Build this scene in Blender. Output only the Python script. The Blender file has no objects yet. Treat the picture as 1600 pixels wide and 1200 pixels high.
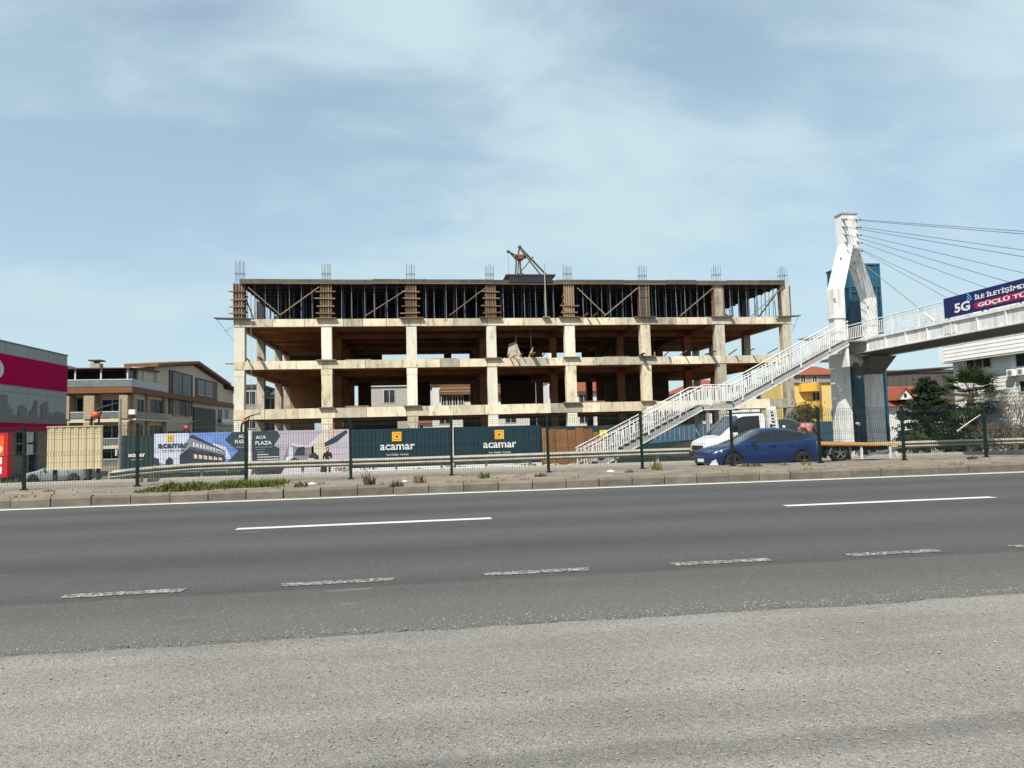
import bpy, math, random
from mathutils import Vector, Matrix, noise as mnoise
random.seed(11)
S = bpy.context.scene
COL = S.collection
R = math.radians
uni = random.uniform

# ------------------------------------------------------------------ camera
FPX, HC = 1100.0, 1.28
YAW, PITCH, ROLL = R(7.6), R(3.95), R(1.5)
FW = Vector((math.sin(YAW)*math.cos(PITCH), math.cos(YAW)*math.cos(PITCH), math.sin(PITCH)))
_r0 = Vector((math.cos(YAW), -math.sin(YAW), 0)); _u0 = _r0.cross(FW)
RT = _r0*math.cos(ROLL) - _u0*math.sin(ROLL)
UP = _u0*math.cos(ROLL) + _r0*math.sin(ROLL)
cam = bpy.data.cameras.new('camera'); camo = bpy.data.objects.new('camera', cam); COL.objects.link(camo)
cam.sensor_width = 36; cam.sensor_fit = 'HORIZONTAL'; cam.lens = 36*FPX/1600
cam.clip_start = 0.05; cam.clip_end = 6000
mw = Matrix((RT, UP, -FW)).transposed().to_4x4(); mw.translation = (0, 0, HC)
camo.matrix_world = mw
S.camera = camo
S.render.resolution_x, S.render.resolution_y = 1024, 768

# ------------------------------------------------------------------ sky, sun, exposure
SUN_EL, SUN_AZ = R(50), R(37)          # azimuth: towards the left of straight behind the camera
sun_to = Vector((-math.sin(SUN_AZ)*math.cos(SUN_EL), -math.cos(SUN_AZ)*math.cos(SUN_EL), math.sin(SUN_EL)))
W = bpy.data.worlds.new('World'); S.world = W; W.use_nodes = True
nt = W.node_tree; N = nt.nodes; L = nt.links
bg = N['Background']
sky = N.new('ShaderNodeTexSky'); sky.sky_type = 'NISHITA'; sky.sun_disc = False
sky.sun_elevation = SUN_EL
sky.sun_rotation = math.atan2(sun_to.x, sun_to.y)
sky.air_density = 1.0; sky.dust_density = 1.2; sky.ozone_density = 1.6; sky.altitude = 50
tc = N.new('ShaderNodeTexCoord')
sep = N.new('ShaderNodeSeparateXYZ'); L.new(tc.outputs['Generated'], sep.inputs[0])
def mth(op, a=None, b=None, va=0.0, vb=0.0, clamp=False, tree=None):
    t = tree or nt
    n = t.nodes.new('ShaderNodeMath'); n.operation = op; n.use_clamp = clamp
    n.inputs[0].default_value = va; n.inputs[1].default_value = vb
    if a is not None: t.links.new(a, n.inputs[0])
    if b is not None: t.links.new(b, n.inputs[1])
    return n.outputs[0]
zc = mth('MAXIMUM', sep.outputs['Z'], vb=0.0)
zd = mth('ADD', zc, vb=0.30)
px_ = mth('DIVIDE', sep.outputs['X'], zd); py_ = mth('DIVIDE', sep.outputs['Y'], zd)
cmb = N.new('ShaderNodeCombineXYZ'); L.new(px_, cmb.inputs[0]); L.new(py_, cmb.inputs[1])
mp = N.new('ShaderNodeMapping'); L.new(cmb.outputs[0], mp.inputs[0])
mp.inputs['Rotation'].default_value = (0, 0, R(38)); mp.inputs['Scale'].default_value = (0.75, 1.25, 1); mp.inputs['Location'].default_value = (2.9, 0.9, 0)
n1 = N.new('ShaderNodeTexNoise'); n1.inputs['Scale'].default_value = 1.7; n1.inputs['Detail'].default_value = 5; n1.inputs['Roughness'].default_value = 0.44; n1.inputs['Distortion'].default_value = 0.35
L.new(mp.outputs[0], n1.inputs[0])
n2 = N.new('ShaderNodeTexNoise'); n2.inputs['Scale'].default_value = 4.2; n2.inputs['Detail'].default_value = 7; n2.inputs['Roughness'].default_value = 0.58; n2.inputs['Distortion'].default_value = 0.5
L.new(mp.outputs[0], n2.inputs[0])
mixn = mth('ADD', mth('MULTIPLY', n1.outputs[0], vb=0.7), mth('MULTIPLY', n2.outputs[0], vb=0.3))
ramp = N.new('ShaderNodeMapRange'); ramp.interpolation_type = 'SMOOTHSTEP'
ramp.inputs[1].default_value = 0.39; ramp.inputs[2].default_value = 0.63; ramp.inputs[3].default_value = 0.42; ramp.inputs[4].default_value = 1.0
L.new(mixn, ramp.inputs[0])
mixc = N.new('ShaderNodeMix'); mixc.data_type = 'RGBA'
hz = mth('MULTIPLY', mth('POWER', mth('SUBTRACT', None, zc, va=1.0), vb=5.0), vb=0.68)
fac = mth('ADD', ramp.outputs[0], mth('MULTIPLY', mth('SUBTRACT', None, ramp.outputs[0], va=1.0), hz), clamp=True)
L.new(fac, mixc.inputs[0])
L.new(sky.outputs[0], mixc.inputs[6])
mixc.inputs[7].default_value = (3.8, 4.95, 5.4, 1)
L.new(mixc.outputs[2], bg.inputs['Color'])
bg.inputs['Strength'].default_value = 0.11
sl = bpy.data.lights.new('sun', 'SUN'); sl.energy = 5.0; sl.angle = R(0.55); sl.color = (1.0, 0.94, 0.84)
slo = bpy.data.objects.new('sun', sl); COL.objects.link(slo)
slo.rotation_euler = (-sun_to).to_track_quat('-Z', 'Y').to_euler(); slo.location = (-40, -50, 60)
S.view_settings.view_transform = 'Standard'; S.view_settings.look = 'None'
S.view_settings.exposure = 0.5; S.view_settings.gamma = 1.0; S.view_settings.use_curve_mapping = False

# ------------------------------------------------------------------ helpers
def ray(x, y): return FW + RT*((x-800)/FPX) + UP*((600-y)/FPX)
def at(x, y, Y):
    d = ray(x, y); return Vector((0, 0, HC)) + d*(Y/d.y)
def atX(x, y, X):
    d = ray(x, y); return Vector((0, 0, HC)) + d*(X/d.x)
def lerp(a, b, t): return a+(b-a)*t
def interp(pts, x):
    if x <= pts[0][0]: return pts[0][1]
    for (a, b), (c, d) in zip(pts, pts[1:]):
        if x <= c: return b+(d-b)*(x-a)/(c-a)
    return pts[-1][1]
GZ = [(15.7, 0.0), (18.5, -0.04), (22, -0.14), (28, -0.28), (31, -0.36), (36, -0.5), (44.5, -1.1), (50, -1.3), (5000, -1.3)]
def gz(Y): return interp(GZ, Y)

OFF = {}
def V(*a): return Vector(a)
class MB:
    def __init__(s): s.v = []; s.f = []
    def add(s, vs, fs):
        n = len(s.v); s.v += [Vector(p) for p in vs]; s.f += [tuple(i+n for i in f) for f in fs]; return s
    def box(s, a, b):
        x0, y0, z0 = a; x1, y1, z1 = b
        return s.add([(x0,y0,z0),(x1,y0,z0),(x1,y1,z0),(x0,y1,z0),(x0,y0,z1),(x1,y0,z1),(x1,y1,z1),(x0,y1,z1)],
                     [(3,2,1,0),(4,5,6,7),(0,1,5,4),(1,2,6,5),(2,3,7,6),(3,0,4,7)])
    def hexa(s, p):    # 8 points, bottom ring then top ring
        return s.add(p, [(3,2,1,0),(4,5,6,7),(0,1,5,4),(1,2,6,5),(2,3,7,6),(3,0,4,7)])
    def poly(s, pts): return s.add(pts, [tuple(range(len(pts)))])
    def prism(s, pts, vec):
        n = len(pts); vec = Vector(vec)
        return s.add([Vector(p) for p in pts]+[Vector(p)+vec for p in pts],
                     [tuple(range(n))[::-1], tuple(range(n, 2*n))]+[(i, (i+1) % n, n+(i+1) % n, n+i) for i in range(n)])
    def bar(s, p, q, w, h, up=(0,0,1)):
        p = Vector(p); q = Vector(q); d = (q-p).normalized(); up = Vector(up)
        a = d.cross(up)
        if a.length < 1e-4: a = d.cross(Vector((0,1,0)))
        a.normalize(); b = a.cross(d)
        a *= w/2; b *= h/2
        return s.hexa([p-a-b, p+a-b, q+a-b, q-a-b, p-a+b, p+a+b, q+a+b, q-a+b])
    def tube(s, p, q, r0, r1=None, n=6, cap=True):
        r1 = r0 if r1 is None else r1
        p = Vector(p); q = Vector(q); d = (q-p).normalized()
        a = d.cross(Vector((0,0,1)))
        if a.length < 1e-3: a = Vector((1,0,0))
        a.normalize(); b = d.cross(a)
        vs = []
        for c, r in ((p, r0), (q, r1)):
            for i in range(n):
                t = 2*math.pi*i/n; vs.append(c+a*(math.cos(t)*r)+b*(math.sin(t)*r))
        fs = [(i, (i+1) % n, n+(i+1) % n, n+i) for i in range(n)]
        if cap: fs += [tuple(range(n))[::-1], tuple(range(n, 2*n))]
        return s.add(vs, fs)
    def chain(s, pts, rs, n=6):
        for (p, q, a, b) in zip(pts, pts[1:], rs, rs[1:]): s.tube(p, q, a, b, n)
        return s
    def lathe(s, c, axis, prof, n=16):     # prof: (r, h) along axis
        c = Vector(c); d = Vector(axis).normalized()
        a = d.cross(Vector((0,0,1)))
        if a.length < 1e-3: a = Vector((1,0,0))
        a.normalize(); b = d.cross(a); m = len(prof); vs = []
        for r, h in prof:
            for i in range(n):
                t = 2*math.pi*i/n; vs.append(c+d*h+a*(math.cos(t)*r)+b*(math.sin(t)*r))
        fs = [(j*n+i, j*n+(i+1) % n, (j+1)*n+(i+1) % n, (j+1)*n+i) for j in range(m-1) for i in range(n)]
        return s.add(vs, fs)
    def ball(s, c, r, n=10, m=7, sc=(1,1,1)):
        c = Vector(c); vs = []; fs = []
        for j in range(m+1):
            ph = math.pi*j/m
            for i in range(n):
                t = 2*math.pi*i/n
                vs.append(c+Vector((math.sin(ph)*math.cos(t)*r*sc[0], math.sin(ph)*math.sin(t)*r*sc[1], math.cos(ph)*r*sc[2])))
        for j in range(m):
            for i in range(n): fs.append((j*n+i, j*n+(i+1) % n, (j+1)*n+(i+1) % n, (j+1)*n+i))
        return s.add(vs, fs)
    def mesh(s, name, mat, off=(0,0,0), smooth=False, bevel=0):
        off = Vector(off)
        me = bpy.data.meshes.new(name); me.from_pydata([p-off for p in s.v], [], s.f); me.update()
        if mat: me.materials.append(mat)
        if smooth:
            me.polygons.foreach_set('use_smooth', [True]*len(me.polygons))
            me.set_sharp_from_angle(angle=R(smooth if smooth is not True else 40))
        return me
    def build(s, name, mat, parent=None, smooth=False, kind=None, bevel=0, label=None):
        off = OFF.get(parent, (0,0,0)) if parent else (0,0,0)
        o = bpy.data.objects.new(name, s.mesh(name, mat, off, smooth)); COL.objects.link(o)
        if parent: o.parent = parent; OFF[o] = off
        if kind: o['kind'] = kind
        if label: o['label'] = label
        if bevel:
            m = o.modifiers.new('bevel', 'BEVEL'); m.width = bevel; m.segments = 2; m.limit_method = 'ANGLE'
        return o
def box(a, b): return MB().box(a, b)
def inst(name, me, parent, loc=(0,0,0), rot=None, scale=None):
    off = Vector(OFF.get(parent, (0,0,0))) if parent else Vector()
    o = bpy.data.objects.new(name, me); COL.objects.link(o); o.location = Vector(loc)-off
    if rot: o.rotation_euler = rot
    if scale: o.scale = scale
    if parent: o.parent = parent
    return o
def tag(o, label, cat, group=None, kind=None):
    o['label'] = label; o['category'] = cat
    if group: o['group'] = group
    if kind: o['kind'] = kind
    return o
def thing(name, label, cat, loc=(0,0,0), group=None, local=False, rz=0):
    e = bpy.data.objects.new(name, None); COL.objects.link(e); e.location = loc; e.empty_display_size = .2
    e.rotation_euler.z = rz
    OFF[e] = (0,0,0) if local else tuple(loc)
    return tag(e, label, cat, group)
def struct(o): o['kind'] = 'structure'; return o
def copytree(o, parent=None):
    c = o.copy(); COL.objects.link(c); c.parent = parent
    for ch in [x for x in o.children]: copytree(ch, c)
    return c

# ------------------------------------------------------------------ materials
MATS = {}
def M(name, col, rough=.75, var=.18, scale=3.0, bump=0.0, bscale=60, metal=0.0, dirt=None, damt=.5, dscale=1.2, rnd=0.0, spec=.25, dlo=.48, dhi=.72, stretch=(1,1,1), obj=False, alpha=None, coat=0):
    if name in MATS: return MATS[name]
    m = bpy.data.materials.new(name); m.use_nodes = True; t = m.node_tree; n = t.nodes; l = t.links
    p = n['Principled BSDF']
    p.inputs['Roughness'].default_value = rough; p.inputs['Metallic'].default_value = metal
    p.inputs['Specular IOR Level'].default_value = spec
    if coat: p.inputs['Coat Weight'].default_value = coat; p.inputs['Coat Roughness'].default_value = .05
    if obj: src = n.new('ShaderNodeTexCoord').outputs['Object']
    else: src = n.new('ShaderNodeNewGeometry').outputs['Position']
    mpn = n.new('ShaderNodeMapping'); mpn.inputs['Scale'].default_value = stretch; l.new(src, mpn.inputs[0])
    nz = n.new('ShaderNodeTexNoise'); nz.inputs['Scale'].default_value = scale; nz.inputs['Detail'].default_value = 6; nz.inputs['Roughness'].default_value = .62
    l.new(mpn.outputs[0], nz.inputs[0])
    mr = n.new('ShaderNodeMapRange'); mr.inputs[1].default_value = .3; mr.inputs[2].default_value = .7; l.new(nz.outputs[0], mr.inputs[0])
    mx = n.new('ShaderNodeMix'); mx.data_type = 'RGBA'; l.new(mr.outputs[0], mx.inputs[0])
    mx.inputs[6].default_value = tuple(max(0, c*(1-var)) for c in col[:3])+(1,)
    mx.inputs[7].default_value = tuple(min(1, c*(1+var)) for c in col[:3])+(1,)
    out = mx.outputs[2]
    if dirt:
        nd = n.new('ShaderNodeTexNoise'); nd.inputs['Scale'].default_value = dscale; nd.inputs['Detail'].default_value = 8; nd.inputs['Roughness'].default_value = .7
        l.new(mpn.outputs[0], nd.inputs[0])
        md = n.new('ShaderNodeMapRange'); md.interpolation_type = 'SMOOTHSTEP'; md.inputs[1].default_value = dlo; md.inputs[2].default_value = dhi; md.inputs[4].default_value = damt
        l.new(nd.outputs[0], md.inputs[0])
        m2 = n.new('ShaderNodeMix'); m2.data_type = 'RGBA'; l.new(md.outputs[0], m2.inputs[0]); l.new(out, m2.inputs[6]); m2.inputs[7].default_value = tuple(dirt[:3])+(1,)
        out = m2.outputs[2]
    if rnd:
        oi = n.new('ShaderNodeObjectInfo'); rr = n.new('ShaderNodeMapRange'); rr.inputs[3].default_value = 1-rnd; rr.inputs[4].default_value = 1+rnd
        l.new(oi.outputs['Random'], rr.inputs[0])
        hs = n.new('ShaderNodeHueSaturation'); l.new(rr.outputs[0], hs.inputs['Value']); l.new(out, hs.inputs['Color']); out = hs.outputs[0]
    l.new(out, p.inputs['Base Color'])
    if bump:
        nb = n.new('ShaderNodeTexNoise'); nb.inputs['Scale'].default_value = bscale; nb.inputs['Detail'].default_value = 5
        l.new(mpn.outputs[0], nb.inputs[0])
        b = n.new('ShaderNodeBump'); b.inputs['Strength'].default_value = bump; b.inputs['Distance'].default_value = .05; l.new(nb.outputs[0], b.inputs['Height']); l.new(b.outputs[0], p.inputs['Normal'])
    MATS[name] = m
    return m
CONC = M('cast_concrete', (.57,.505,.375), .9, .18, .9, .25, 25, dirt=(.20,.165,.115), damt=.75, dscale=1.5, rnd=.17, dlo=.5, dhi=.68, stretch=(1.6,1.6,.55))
CONCW = M('pale_column_concrete', (.62,.59,.50), .9, .12, .9, .25, 25, dirt=(.27,.235,.18), damt=.7, dscale=1.2, rnd=.12, dlo=.52, dhi=.7, stretch=(2,2,.45))
CONCG = M('grey_concrete', (.38,.345,.28), .9, .22, 1.2, .25, 25, dirt=(.17,.145,.11), damt=.75, dscale=1.6, rnd=.2, dlo=.48, dhi=.66, stretch=(1.6,1.6,.5))
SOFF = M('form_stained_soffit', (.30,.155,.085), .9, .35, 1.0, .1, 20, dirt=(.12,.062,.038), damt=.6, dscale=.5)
WALLB = M('brown_block_wall', (.27,.165,.085), .9, .2, 1.5, .15, 20)
DARKF = M('dark_film_plywood', (.024,.023,.025), .6, .5, .6, dirt=(.01,.02,.05), damt=.7, dscale=.8)
WOOD = M('weathered_timber', (.17,.11,.066), .85, .3, 5, .2, 30, rnd=.35, stretch=(1,1,3))
WOODP = M('pale_timber', (.24,.18,.115), .85, .25, 5, .2, 30, rnd=.3)
EDGEF = M('edge_board_grey', (.075,.07,.062), .8, .3, 2.5, .1, 30, rnd=.25)
STEELP = M('galvanised_prop_steel', (.16,.18,.20), .5, .2, 3, metal=.3, rnd=.25)
STEELB = M('blue_prop_steel', (.05,.10,.22), .6, .25, 3, rnd=.3)
REBAR = M('rusty_rebar', (.10,.085,.085), .8, .3, 4)
HOIST = M('dirty_hoist_steel', (.10,.075,.06), .7, .3, 4)
HRED = M('hoist_red_paint', (.20,.055,.04), .6, .3, 4)
GLASS = M('window_glass', (.016,.02,.027), .3, .2, 1, spec=.2)
GLASSL = M('window_glass_pale', (.03,.038,.048), .4, .5, .8, spec=.3)
BLACK = M('black_rubber', (.016,.016,.017), .8, .2, 8)
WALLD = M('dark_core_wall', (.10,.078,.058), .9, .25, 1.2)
WHITEP = M('white_paint', (.60,.60,.595), .55, .05, 2, dirt=(.55,.54,.5), damt=.4, dscale=2)
# ================================================================== SETTING
def asphalt(name, ca, cb, ysplit=None, patch=.25, lanes=True):
    m = bpy.data.materials.new(name); m.use_nodes = True; t = m.node_tree; n = t.nodes; l = t.links; p = n['Principled BSDF']
    pos = n.new('ShaderNodeNewGeometry').outputs['Position']
    sp = n.new('ShaderNodeSeparateXYZ'); l.new(pos, sp.inputs[0])
    big = n.new('ShaderNodeTexNoise'); big.inputs['Scale'].default_value = .5; big.inputs['Detail'].default_value = 6
    mpb = n.new('ShaderNodeMapping'); mpb.inputs['Scale'].default_value = (.22, 1.4, 1); l.new(pos, mpb.inputs[0]); l.new(mpb.outputs[0], big.inputs[0])
    fine = n.new('ShaderNodeTexNoise'); fine.inputs['Scale'].default_value = 55; fine.inputs['Detail'].default_value = 3; fine.inputs['Roughness'].default_value = .7; l.new(pos, fine.inputs[0])
    vor = n.new('ShaderNodeTexVoronoi'); vor.inputs['Scale'].default_value = 70; l.new(pos, vor.inputs[0])
    base = n.new('ShaderNodeMix'); base.data_type = 'RGBA'
    base.inputs[6].default_value = ca+(1,); base.inputs[7].default_value = cb+(1,)
    if ysplit is not None:
        nj = n.new('ShaderNodeTexNoise'); nj.inputs['Scale'].default_value = 1.5; nj.inputs['Detail'].default_value = 4; l.new(pos, nj.inputs[0])
        ys = mth('ADD', sp.outputs['Y'], mth('MULTIPLY', nj.outputs[0], vb=.12, tree=t), tree=t)
        mr = n.new('ShaderNodeMapRange'); mr.inputs[1].default_value = ysplit; mr.inputs[2].default_value = ysplit+.12; l.new(ys, mr.inputs[0]); l.new(mr.outputs[0], base.inputs[0])
    else: base.inputs[0].default_value = .5
    k = mth('ADD', mth('MULTIPLY', big.outputs[0], vb=patch*2, tree=t), va=0, vb=1-patch, tree=t)
    k2 = mth('ADD', mth('MULTIPLY', fine.outputs[0], vb=1.0, tree=t), vb=.5, tree=t)
    k = mth('MULTIPLY', k, k2, tree=t)
    # pale stone chips
    chip = n.new('ShaderNodeMapRange'); chip.inputs[1].default_value = .9; chip.inputs[2].default_value = 1.0
    sepc = n.new('ShaderNodeSeparateColor'); l.new(vor.outputs['Color'], sepc.inputs[0]); l.new(sepc.outputs[0], chip.inputs[0])
    k = mth('ADD', k, mth('MULTIPLY', chip.outputs[0], vb=.65, tree=t), tree=t)
    if lanes:   # faint longitudinal wheel tracks
        w = n.new('ShaderNodeTexWave'); w.bands_direction = 'Y'; w.inputs['Scale'].default_value = .16; w.inputs['Distortion'].default_value = .6; w.inputs['Detail Scale'].default_value = .2
        l.new(pos, w.inputs[0]); k = mth('MULTIPLY', k, mth('ADD', mth('MULTIPLY', w.outputs[0], vb=.22, tree=t), vb=.89, tree=t), tree=t)
    st = n.new('ShaderNodeTexNoise'); st.inputs['Scale'].default_value = .8; st.inputs['Detail'].default_value = 9; st.inputs['Roughness'].default_value = .75
    mps = n.new('ShaderNodeMapping'); mps.inputs['Scale'].default_value = (.5, 2.2, 1); l.new(pos, mps.inputs[0]); l.new(mps.outputs[0], st.inputs[0])
    sm_ = n.new('ShaderNodeMapRange'); sm_.inputs[1].default_value = .58; sm_.inputs[2].default_value = .74; sm_.inputs[3].default_value = 1; sm_.inputs[4].default_value = .72; l.new(st.outputs[0], sm_.inputs[0])
    k = mth('MULTIPLY', k, sm_.outputs[0], tree=t)     # oil and tar stains
    sc = n.new('ShaderNodeTexNoise'); sc.inputs['Scale'].default_value = 1.6; sc.inputs['Detail'].default_value = 3
    mpc = n.new('ShaderNodeMapping'); mpc.inputs['Scale'].default_value = (.7, 5, 1); mpc.inputs['Location'].default_value = (7, 3, 0); l.new(pos, mpc.inputs[0]); l.new(mpc.outputs[0], sc.inputs[0])
    sr = n.new('ShaderNodeMapRange'); sr.inputs[1].default_value = .70; sr.inputs[2].default_value = .76; sr.inputs[3].default_value = 0; sr.inputs[4].default_value = .9; l.new(sc.outputs[0], sr.inputs[0])
    k = mth('ADD', k, sr.outputs[0], tree=t)           # pale scuffs
    vm = n.new('ShaderNodeVectorMath'); vm.operation = 'SCALE'; l.new(base.outputs[2], vm.inputs[0]); l.new(k, vm.inputs['Scale'])
    l.new(vm.outputs[0], p.inputs['Base Color']); p.inputs['Roughness'].default_value = .9; p.inputs['Specular IOR Level'].default_value = .25
    b = n.new('ShaderNodeBump'); b.inputs['Strength'].default_value = .5; b.inputs['Distance'].default_value = .01; l.new(vor.outputs['Distance'], b.inputs['Height']); l.new(b.outputs[0], p.inputs['Normal'])
    return m
ASPH = asphalt('road_asphalt', (.086,.087,.081), (.060,.061,.060), 6.15)
ASPHF = asphalt('far_road_asphalt', (.15,.145,.135), (.15,.145,.135), None, .2, False)
PAINT = M('worn_road_paint', (.52,.51,.46), .7, .06, 3, dirt=(.3,.3,.28), damt=.45, dscale=9)
PAINTW = M('badly_worn_road_paint', (.36,.35,.315), .8, .2, 6, dirt=(.06,.06,.058), damt=.95, dscale=30, dlo=.36, dhi=.56)
GUTT = M('dusty_gutter', (.21,.19,.155), .95, .2, 4)
DIRT = M('dusty_median_soil', (.195,.165,.13), .95, .3, 1.6, .5, 30, dirt=(.11,.088,.066), damt=.6, dscale=2.3)
KERB = M('kerb_concrete', (.145,.13,.105), .9, .2, 4, .25, 40, dirt=(.085,.073,.058), damt=.55, dscale=3, rnd=.14)
KERBP = M('pale_kerb_concrete', (.36,.335,.28), .9, .1, 4, .2, 40)
EARTH = M('site_earth', (.17,.145,.105), .95, .25, .5, .4, 8, dirt=(.16,.17,.08), damt=.6, dscale=.35)

def gravel_mat():
    m = bpy.data.materials.new('gravel_shoulder_stone'); m.use_nodes = True; t = m.node_tree; n = t.nodes; l = t.links; p = n['Principled BSDF']
    pos = n.new('ShaderNodeNewGeometry').outputs['Position']; sp = n.new('ShaderNodeSeparateXYZ'); l.new(pos, sp.inputs[0])
    v1 = n.new('ShaderNodeTexVoronoi'); v1.inputs['Scale'].default_value = 150; l.new(pos, v1.inputs[0])
    v2 = n.new('ShaderNodeTexVoronoi'); v2.inputs['Scale'].default_value = 60; l.new(pos, v2.inputs[0])
    big = n.new('ShaderNodeTexNoise'); big.inputs['Scale'].default_value = .9; big.inputs['Detail'].default_value = 7; l.new(pos, big.inputs[0])
    mpt = n.new('ShaderNodeMapping'); mpt.inputs['Scale'].default_value = (.25, 3.0, 1); mpt.inputs['Rotation'].default_value = (0,0,R(3)); l.new(pos, mpt.inputs[0])
    trk = n.new('ShaderNodeTexNoise'); trk.inputs['Scale'].default_value = .9; trk.inputs['Detail'].default_value = 4; l.new(mpt.outputs[0], trk.inputs[0])
    s1 = n.new('ShaderNodeSeparateColor'); l.new(v1.outputs['Color'], s1.inputs[0]); s2 = n.new('ShaderNodeSeparateColor'); l.new(v2.outputs['Color'], s2.inputs[0])
    cr = n.new('ShaderNodeValToRGB'); l.new(s1.outputs[0], cr.inputs[0])
    e = cr.color_ramp.elements; e[0].position = 0; e[0].color = (.075,.07,.062,1); e[1].position = 1; e[1].color = (.32,.30,.27,1)
    for pq, c in ((.1, (.158,.151,.139,1)), (.5, (.191,.182,.168,1)), (.92, (.227,.217,.199,1))):
        q = e.new(pq); q.color = c
    # a band of compacted darker grit near the camera (a worn wheel track with its own edges)
    yj = mth('ADD', mth('ADD', sp.outputs['Y'], mth('MULTIPLY', sp.outputs['X'], vb=.012, tree=t), tree=t), mth('MULTIPLY', big.outputs[0], vb=.22, tree=t), tree=t)
    d = mth('ABSOLUTE', mth('SUBTRACT', yj, vb=2.92, tree=t), tree=t)
    tr = n.new('ShaderNodeMapRange'); tr.inputs[1].default_value = .05; tr.inputs[2].default_value = .13; tr.inputs[3].default_value = .74; tr.inputs[4].default_value = 1; l.new(d, tr.inputs[0])
    k = mth('ADD', mth('MULTIPLY', big.outputs[0], vb=.5, tree=t), mth('MULTIPLY', trk.outputs[0], vb=.62, tree=t), tree=t)
    k = mth('ADD', k, vb=.42, tree=t); k = mth('MULTIPLY', k, tr.outputs[0], tree=t)
    k = mth('MULTIPLY', k, mth('ADD', mth('MULTIPLY', s2.outputs[0], vb=.18, tree=t), vb=.91, tree=t), tree=t)
    vm = n.new('ShaderNodeVectorMath'); vm.operation = 'SCALE'; l.new(cr.outputs[0], vm.inputs[0]); l.new(k, vm.inputs['Scale'])
    l.new(vm.outputs[0], p.inputs['Base Color']); p.inputs['Roughness'].default_value = .95; p.inputs['Specular IOR Level'].default_value = .2
    h = mth('ADD', v1.outputs['Distance'], mth('MULTIPLY', v2.outputs['Distance'], vb=.7, tree=t), tree=t)
    b = n.new('ShaderNodeBump'); b.invert = True; b.inputs['Strength'].default_value = .4; b.inputs['Distance'].default_value = .007; l.new(h, b.inputs['Height']); l.new(b.outputs[0], p.inputs['Normal'])
    return m
GRAV = gravel_mat()

# ground sheet to the horizon (profile follows the fall behind the far carriageway)
mb = MB(); xs = [-2500, -300, -60, -20, 20, 60, 300, 2500]; ys = [-1500, -60, 4, 15.65, 18.5, 30.6, 33, 36, 40, 44.5, 50, 90, 400, 4000]
def gzz(Y): return -.06 if Y < 15.65 else gz(Y)-(.06 if Y < 30.5 else 0)
vv = [(x, y, gzz(y)) for y in ys for x in xs]; nx = len(xs)
mb.add(vv, [(j*nx+i, j*nx+i+1, (j+1)*nx+i+1, (j+1)*nx+i) for j in range(len(ys)-1) for i in range(nx-1)])
g = struct(mb.build('ground', EARTH))
# gravel shoulder
mb = MB(); nxg, nyg = 120, 34
gx = [-30+60*i/nxg for i in range(nxg+1)]; gy = [-12, -6, -3, -1]+[0+4.95*j/(nyg-4) for j in range(nyg-3)]
for y in gy:
    for x in gx: mb.v.append(Vector((x, y, .012*mnoise.noise((x*.9, y*1.6, 3)) + .006*mnoise.noise((x*4, y*5, 9)) - .004)))
nn = len(gx)
for j in range(len(gy)-1):
    for i in range(nn-1): mb.f.append((j*nn+i, j*nn+i+1, (j+1)*nn+i+1, (j+1)*nn+i))
struct(mb.build('gravel_shoulder', GRAV, smooth=60))
mbg = MB(); 
for (a, b) in ((-120, -30), (30, 160)): mbg.add([(a,-12,-.02),(b,-12,-.02),(b,4.9,-.02),(a,4.9,-.02)], [(0,1,2,3)])
struct(mbg.build('gravel_shoulder', GRAV))
# near carriageway with a ragged edge
mb = MB(); X = -40.0; top = []
while X < 60:
    top.append((X, 4.77+.06*mnoise.noise((X*.8, 0, 1))+.03*mnoise.noise((X*2.6, 0, 7))+.022*mnoise.noise((X*9, 0, 5)) - .0012*X)); X += .08
nx = len(top)
mb.v = [Vector((x, y-.02, -.02)) for x, y in top]+[Vector((x, y, .016)) for x, y in top]+[Vector((x, 10, .02)) for x, y in top]+[Vector((x, 15.64, .012)) for x, y in top]
for k in range(3):
    for i in range(nx-1): mb.f.append((k*nx+i, k*nx+i+1, (k+1)*nx+i+1, (k+1)*nx+i))
for a, b in ((-400, -40), (60, 500)): mb.add([(a,4.75,.015),(b,4.75,.015),(b,15.64,.012),(a,15.64,.012)], [(0,1,2,3)])
road = struct(mb.build('road', ASPH))
def marking(x0, x1, y0, y1, mat, z, skew=.0, name='road_marking'):
    mb = MB(); n = max(2, int((x1-x0)/.12)); n = min(n, 400)
    for i in range(n+1):
        x = lerp(x0, x1, i/n); j = .008*mnoise.noise((x*6, y0, 0))
        sk = skew*((1 if i == n else 0) or (-1 if i == 0 else 0))
        mb.v += [Vector((x, y0+j, z)), Vector((x+sk, y1+.008*mnoise.noise((x*6, y1, 4)), z))]
    for i in range(n): mb.f.append((2*i, 2*i+2, 2*i+3, 2*i+1))
    o = mb.build(name, mat, road); return o
marking(-60, 90, 15.14, 15.40, PAINT, .0175, name='edge_line')
marking(-60, 90, 15.47, 15.63, GUTT, .0175, name='gutter_strip')
for k in range(-2, 5):
    x0 = -2.58+8.25*k; marking(x0, x0+3.62, 10.40, 10.60, PAINT, .0245, name='lane_dash')
for k in range(-6, 14):
    x0 = -2.94+1.755*k; marking(x0, x0+.93, 6.32, 6.465, PAINTW, .0222, .03, name='shoulder_dash')
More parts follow.
